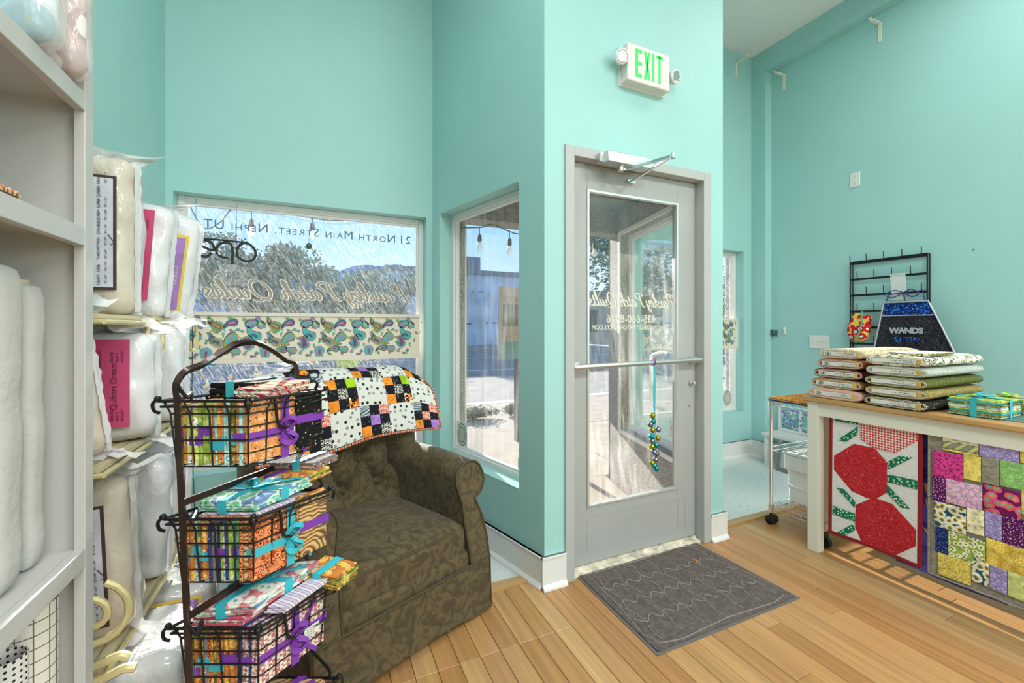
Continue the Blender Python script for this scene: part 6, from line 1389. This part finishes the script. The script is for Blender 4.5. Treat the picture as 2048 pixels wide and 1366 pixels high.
def Rf(z_):
    pts = [(ztop, ap(1857, 598)[0]), (ap(1880, 645)[1], ap(1880, 645)[0]), (ap(1912, 710)[1], ap(1912, 710)[0]), (ap(1928, 735)[1], ap(1928, 735)[0]), (ap(1934, 778)[1]-.03, ap(1934, 778)[0])]
    for (za, a_), (zb_, b_) in zip(pts[:-1], pts[1:]):
        if z_ >= zb_: return a_+(b_-a_)*(za-z_)/(za-zb_)
    return pts[-1][1]
rows = [ztop-(ztop-.92)*k/20 for k in range(21)]; m = MB(); drape(Lf, Rf, rows, m, 0); part('apron_body', m, AK, apn, smooth=70)
zb1 = ap(1760, 632)[1]; m = MB(); drape(lambda z_: Lf(z_)-.008, lambda z_: Rf(z_)+.008, [ztop-.01-(ztop-.01-zb1)*k/5 for k in range(6)], m, 0, .003); part('top_band', m, GAL, apn, 'galaxy blue band', smooth=70)
m = MB(); X_ = lambda y_, z_, o_=.004: V((XA-o_, y_, z_)); m.tube([X_(Lf(z_), z_) for z_ in rows][::-1]+[X_(Rf(z_), z_) for z_ in rows], .006, 5); m.tube([X_(Lf(zb1), zb1), X_(Rf(zb1), zb1)], .005, 5); part('binding', m, SIL, apn)
m = MB(); p = ap(1783, 666); q = ap(1846, 668); m.text('WANDS', .056, X_(p[0], p[1], .03), (0, -1, 0), (0, 0, 1), depth=.002, bold=.003, sp=.93)
p = ap(1790, 683); part('lettering', m, SIL, apn, smooth=0)
m = MB(); m.text('AT THE', .047, X_(p[0], p[1], .03), (0, -1, 0), (0, 0, 1), depth=.002, bold=.002); part('lettering', m, GAL, apn, smooth=0)
m = MB(); c = V((XA+.015, ap(1805, 580)[0], ap(1805, 585)[1]))
for sg in (-1, 1): m.tube(spline([c, c+V((-.02, sg*.05, .02)), c+V((-.025, sg*.10, -.01)), c+V((-.02, sg*.06, -.035)), c], 5), .004, 5)
m.tube([c, c+V((0, .09, -.01)), V((XA, tlp[0]-.01, ztop+.0))], .004, 5); m.tube([c, V((XA, (tlp[0]+trp[0])/2, ztop))], .005, 5); m.tube([c, c+V((0, -.11, .01)), V((XA, trp[0]+.02, ztop))], .004, 5); part('ties', m, mat('blue_print_tie', (50, 60, 120), .8), apn)
# packet on the rack
XK = XP-.045; a = onX(1786, 553, XK); b = onX(1812, 596, XK); t = thing('thread_packet', 'clear plastic packet with a white card hanging above the apron', 'packet', (XK, a.y, b.z)); m = MB(); m.obox((XK, a.y, b.z), (0, b.y-a.y, .0), (-.003, 0, 0), (0, 0.01, a.z-b.z)); part('card', m, mat('packet_card', (206, 204, 206), .6, var=.04, vs=30), t)
m = MB(); m.obox((XK-.004, a.y+.006, b.z-.01), (0, b.y-a.y-.014, .0), (-.001, 0, 0), (0, 0.01, a.z-b.z+.03)); part('plastic_sleeve', m, FILM, t)
# red oven-mitt like bag
t = thing('red_floral_bag', 'small red cloth bag with aqua flowers hanging at the left of the peg rack', 'bag', (XP-.04, onX(1716, 650, XP-.04).y, onX(1716, 686, XP-.04).z)); XB = XP-.055
pts = [(1708, 626), (1718, 628), (1742, 632), (1741, 640), (1737, 668), (1731, 681), (1718, 684), (1700, 678), (1694, 662), (1697, 648), (1703, 640)]; den = spline([onX(x, y, XB) for x, y in pts], 3, True)
c = sum(den, V((0, 0, 0)))/len(den); vs = []; n = len(den)
for s_, dx in ((.92, .03), (1, .012), (1, 0), (.9, -.016), (.6, -.028), (.25, -.032)): vs += [V((XB+dx, c.y+(p.y-c.y)*s_, c.z+(p.z-c.z)*s_)) for p in den]
m = MB(); m.add(vs, [(r*n+i, r*n+(i+1) % n, (r+1)*n+(i+1) % n, (r+1)*n+i) for r in range(5) for i in range(n)]+[tuple(range(5*n, 6*n)), tuple(reversed(range(n)))]); part('bag_body', m, pat('red_aqua_floral', 'floral', C_((110, 196, 186), (226, 238, 226), (196, 30, 44), (200, 30, 46), (226, 190, 90)), 21), t, smooth=60)
m = MB(); m.tube([onX(1724, 622, XB-.04), onX(1723, 650, XB-.045), onX(1716, 672, XB-.04), onX(1711, 686, XB-.025)], .003, 4, ry=.008, up=(1, 0, 0)); part('green_tape', m, mat('green_tape', (96, 176, 146), .7), t)

# ================================================================ EXIT SIGN
t = thing('exit_sign', 'white EXIT sign with green letters and two emergency lamp heads above the door', 'sign', (1.62, 1.855, 2.57))
ex0, ex1, ez0, ez1, ey = 1.474, 1.765, 2.572, 2.768, 1.785
m = MB(); m.box(ex0, ey, ez0, ex1, 1.845, ez1); bev(part('housing', m, mat('exit_housing', (222, 214, 210), .45), t), .006); m = MB(); m.box(ex0-.006, 1.84, ez0-.004, ex1+.006, 1.855, ez1+.004); part('back_plate', m, TRIMW, t)
GRN = mat('exit_green', (40, 178, 84), .4, emit=(30, 200, 90), es=.45)
def lb(m, x, z, w_, h): m.box(x, ey-.0012, z, x+w_, ey+.002, z+h)
lw = .0165; lh = .148; lz = ez0+.026; xs = [ex0+.052, ex0+.108, ex0+.163, ex0+.192]
m = MB(); x = xs[0]; lb(m, x, lz, lw, lh); [lb(m, x+lw, lz+q, .026, .0175) for q in (0, (lh-.0175)/2, lh-.0175)]; part('letter_e', m, GRN, t, smooth=0)
m = MB(); x = xs[1]
for (a, b) in (((x, lz), (x+.029, lz+lh)), ((x, lz+lh), (x+.029, lz))): m.prism([(a[0], ey-.0012, a[1]), (a[0]+lw, ey-.0012, a[1]), (b[0]+lw, ey-.0012, b[1]), (b[0], ey-.0012, b[1])], (0, .003, 0))
part('letter_x', m, GRN, t, smooth=0); m = MB(); lb(m, xs[2], lz, lw, lh); part('letter_i', m, GRN, t, smooth=0); m = MB(); lb(m, xs[3]+.0155, lz, lw, lh); lb(m, xs[3], lz+lh-.0175, .0475, .0175); part('letter_t', m, GRN, t, smooth=0)
for (x, z_, d) in ((ex0-.035, 2.685, (-.15, -.75, -.25)), (ex1+.038, 2.665, (.1, -.9, -.15))):
    c = V((x, 1.80, z_)); d = V(d).normalized(); m = MB(); m.lathe(c, [(.012, -.035), (.026, -.02), (.036, .0), (.038, .02), (.034, .024)], 20, 0, d); m.tube([c-d*.02, V((ex0+.01 if x < ex0 else ex1-.01, 1.82, z_-.02))], .012, 10); lp = part('lamp_head', m, TRIMW, t)
    m = MB(); m.lathe(c, [(.030, .0245), (.028, .0255), (.010, .02), (.004, .022)], 20, 0, d); part('reflector', m, mat('lamp_reflector', (190, 190, 188), .15, .8), lp)

# ================================================================ SLEIGH BELLS
c = onY(1308, 736, 1.855+LY0-.062); t = thing('bell_strap', 'turquoise ribbon of teal, gold and silver jingle bells hanging from the door bar', 'bells', (c.x, c.y, c.z-.55))
yb_ = c.y-.006; top = V((c.x, yb_, c.z)); m = MB(); m.tube([top+V((0, 0, .01)), top-V((0, 0, .05)), top-V((.002, 0, .12)), top-V((.003, 0, .235))], [.004, .007, .010, .007], 6, ry=.0025, up=(1, 0, 0)); part('ribbon', m, RIB_T, t)
m = MB(); m.tube([top-V((0, 0, .23)), top-V((-.004, 0, .40)), top-V((-.004, 0, .52))], .003, 6); part('cord', m, RIB_T, t)
m = MB(); m.tube([V((c.x, 1.855+LY0-.055+math.cos(a)*.019, 1.088+math.sin(a)*.019)) for a in [k*.628 for k in range(10)]], .003, 5, closed=True); part('purple_tie', m, RIB_P, t)
BELL = [mat('bell_teal', (30, 150, 150), .22, .8), mat('bell_gold', (160, 152, 44), .25, .8), mat('bell_silver', (130, 132, 150), .25, .85)]
for k, (px, py, q) in enumerate([(1305, 831, 1), (1306, 843, 0), (1301, 849, 2), (1316, 859, 2), (1305, 860, 1), (1303, 873, 0), (1315, 876, 1), (1304, 882, 2), (1312, 890, 0), (1304, 893, 1), (1308, 904, 2), (1313, 907, 2), (1311, 919, 2), (1304, 926, 1), (1308, 931, 0), (1312, 937, 0)]):
    c_ = onY(px, py, yb_-.004*(k % 3)); m = MB(); m.ball(c_, .0165, 8, axis=(0, 0, 1)); m.box(c_.x-.0015, c_.y-.0168, c_.z-.012, c_.x+.0015, c_.y-.010, c_.z+.012) if False else None; o = part('bell', m, BELL[q], t)

# ================================================================ OPEN SIGN (neon-style tubing seen from behind)
t = thing('open_sign', 'black tubular open sign hanging inside the left window', 'sign', (-.45, 2.98, 1.5)); yo = 2.985
def op(px, py): return onY(px, py, yo)
OPM = mat('sign_black_tube', (32, 38, 42), .4)
m = MB(); m.tube([op(383, 476), op(430, 479), op(490, 485)], .0055, 6); part('top_bar', m, OPM, t)
def loop(pts, cl=False, r=.0075): m = MB(); m.tube(spline([op(*p) for p in pts], 6, cl), r, 8, closed=cl); return m
part('letter_o', loop([(493, 486), (508, 497), (511, 511), (503, 521), (490, 522), (478, 515), (474, 503), (479, 491)], True), OPM, t)
m = loop([(465, 529), (465, 500), (463, 490), (453, 485), (441, 487), (434, 495), (434, 506), (443, 514), (457, 516)]); part('letter_p', m, OPM, t)
m = loop([(394, 488), (410, 495), (424, 501), (428, 498), (426, 488), (414, 481), (402, 481), (394, 490), (394, 500), (402, 511), (414, 513), (424, 505)]); part('letter_e', m, OPM, t)
m = loop([(388, 510), (387, 495), (383, 482), (376, 478), (368, 480), (362, 488), (361, 508)]); part('letter_n', m, OPM, t)
for x, y0, y1 in ((392, 398, 478), (473, 407, 483)): m = MB(); m.tube([op(x, y0), op(x, y1)], .0018, 4); part('chain', m, mat('chain_grey', (110, 116, 122), .4, .6), t)
m = MB(); m.tube(spline([op(387, 509), op(387, 560), op(386, 600), op(385, 680), op(384, 800), op(386, 930), onY(388, 990, 2.9), onY(392, 1100, 2.9)], 6), .0022, 5); m.tube([op(386, 597), op(386, 612)], .006, 6); part('power_cord', m, mat('black_cord', (36, 38, 42), .5), t)
m = MB(); q = onY(618, 492, 2.99); t = thing('window_ornament', 'small dark glittery ornament hanging in the left window', 'ornament', q); m.ball(q, .017, 8, sz=1.15); part('ball', m, mat('dark_glitter', (66, 84, 66), .4, .4, var=.5, vs=150), t); m = MB(); m.tube([q+ZU*.018, q+ZU*.05], .001, 4); part('thread', m, INK, t)

# ================================================================ DOOR MAT + LEAF
cn = [onZ(1148, 1149), onZ(1389, 1084), onZ(1601, 1197), onZ(1315, 1313)]
def md(a, b, z=0.0): p = cn[0].lerp(cn[1], a); q = cn[3].lerp(cn[2], a); r = p.lerp(q, b); r.z = z; return r
MATP = mat('mat_loop_pile', (98, 88, 84), 1, var=.16, vs=60, bump=1, bs=260); MATB = mat('mat_rubber', (104, 100, 98), .8)
t = thing('door_mat', 'grey brown textured door mat with a lattice pattern in front of the door', 'mat', md(.5, .5))
m = MB(); m.hexa([md(0, 0, .0005), md(0, 1, .0005), md(1, 1, .0005), md(1, 0, .0005), md(0, 0, .003), md(0, 1, .003), md(1, 1, .003), md(1, 0, .003)]); part('rubber_edge', m, MATB, t)
m = MB(); rr = random.Random(2); m.grid(lambda a, b: md(.016+.968*a, .022+.956*(1-b), .007+.0018*rr.random()), 90, 60, 0, .004); o_ = part('pile', m, MATP, t, smooth=80)
m = MB()
def ln(pts): m.tube(spline([md(a, b, .0092) for a, b in pts], 3), .0018, 4, ry=.0018)
for k in range(7):
    a = .09+k*.137; ln([(a+.012*math.sin(j*1.57), .09+.82*j/12) for j in range(13)])
for k in range(1, 4): ln([(.06+.88*j/18, .09+.82*k/4+.03*((j % 2)*2-1)*(1 if k % 2 else -1)) for j in range(19)])
ln([(.06, .07), (.5, .065), (.94, .07), (.945, .5), (.94, .93), (.5, .935), (.06, .93), (.055, .5), (.06, .07)]); part('lattice_groove', m, mat('mat_groove', (150, 144, 140), .9), t)
c = onZ(1392, 1122, .012); m = MB(); pts = []
for k in range(10): a = k*.628+.3; r_ = .022 if k % 2 == 0 else .009; pts.append(c+V((math.cos(a)*r_, math.sin(a)*r_*1.2, .002*(k % 3))))
m.prism(pts, (0, 0, .0006)); m.tube([c, c+V((.03, -.01, .001))], .0006, 4); solo('dry_leaf', m, mat('dry_leaf_brown', (176, 120, 80), .8), 'small dry brown leaf on the far right of the door mat', 'leaf')
# frames added round the unseen fill lamps, behind and above the camera view
for x, y, e_ in FILL_LAMPS:
    s_ = .25 if y > 0 else .6; t = thing('fill_lamp_frame', 'added white ceiling frame round an unseen fill lamp '+{.15: 'above the armchair', .4: 'behind the camera on the left', 3.2: 'above the island table', 3.0: 'behind the camera on the right', 1.7: 'near the back wall'}[x], 'ceiling light', (x, y, 3.9), 'added fill lights'); m = MB(); ring(m, lambda s, t_, z: V((x+s, y+z, 3.87+t_)), -s_-.03, s_+.03, -.28, .28, (-s_, s_, -.25, .25), 0, .13); part('frame', m, TRIMW, t)
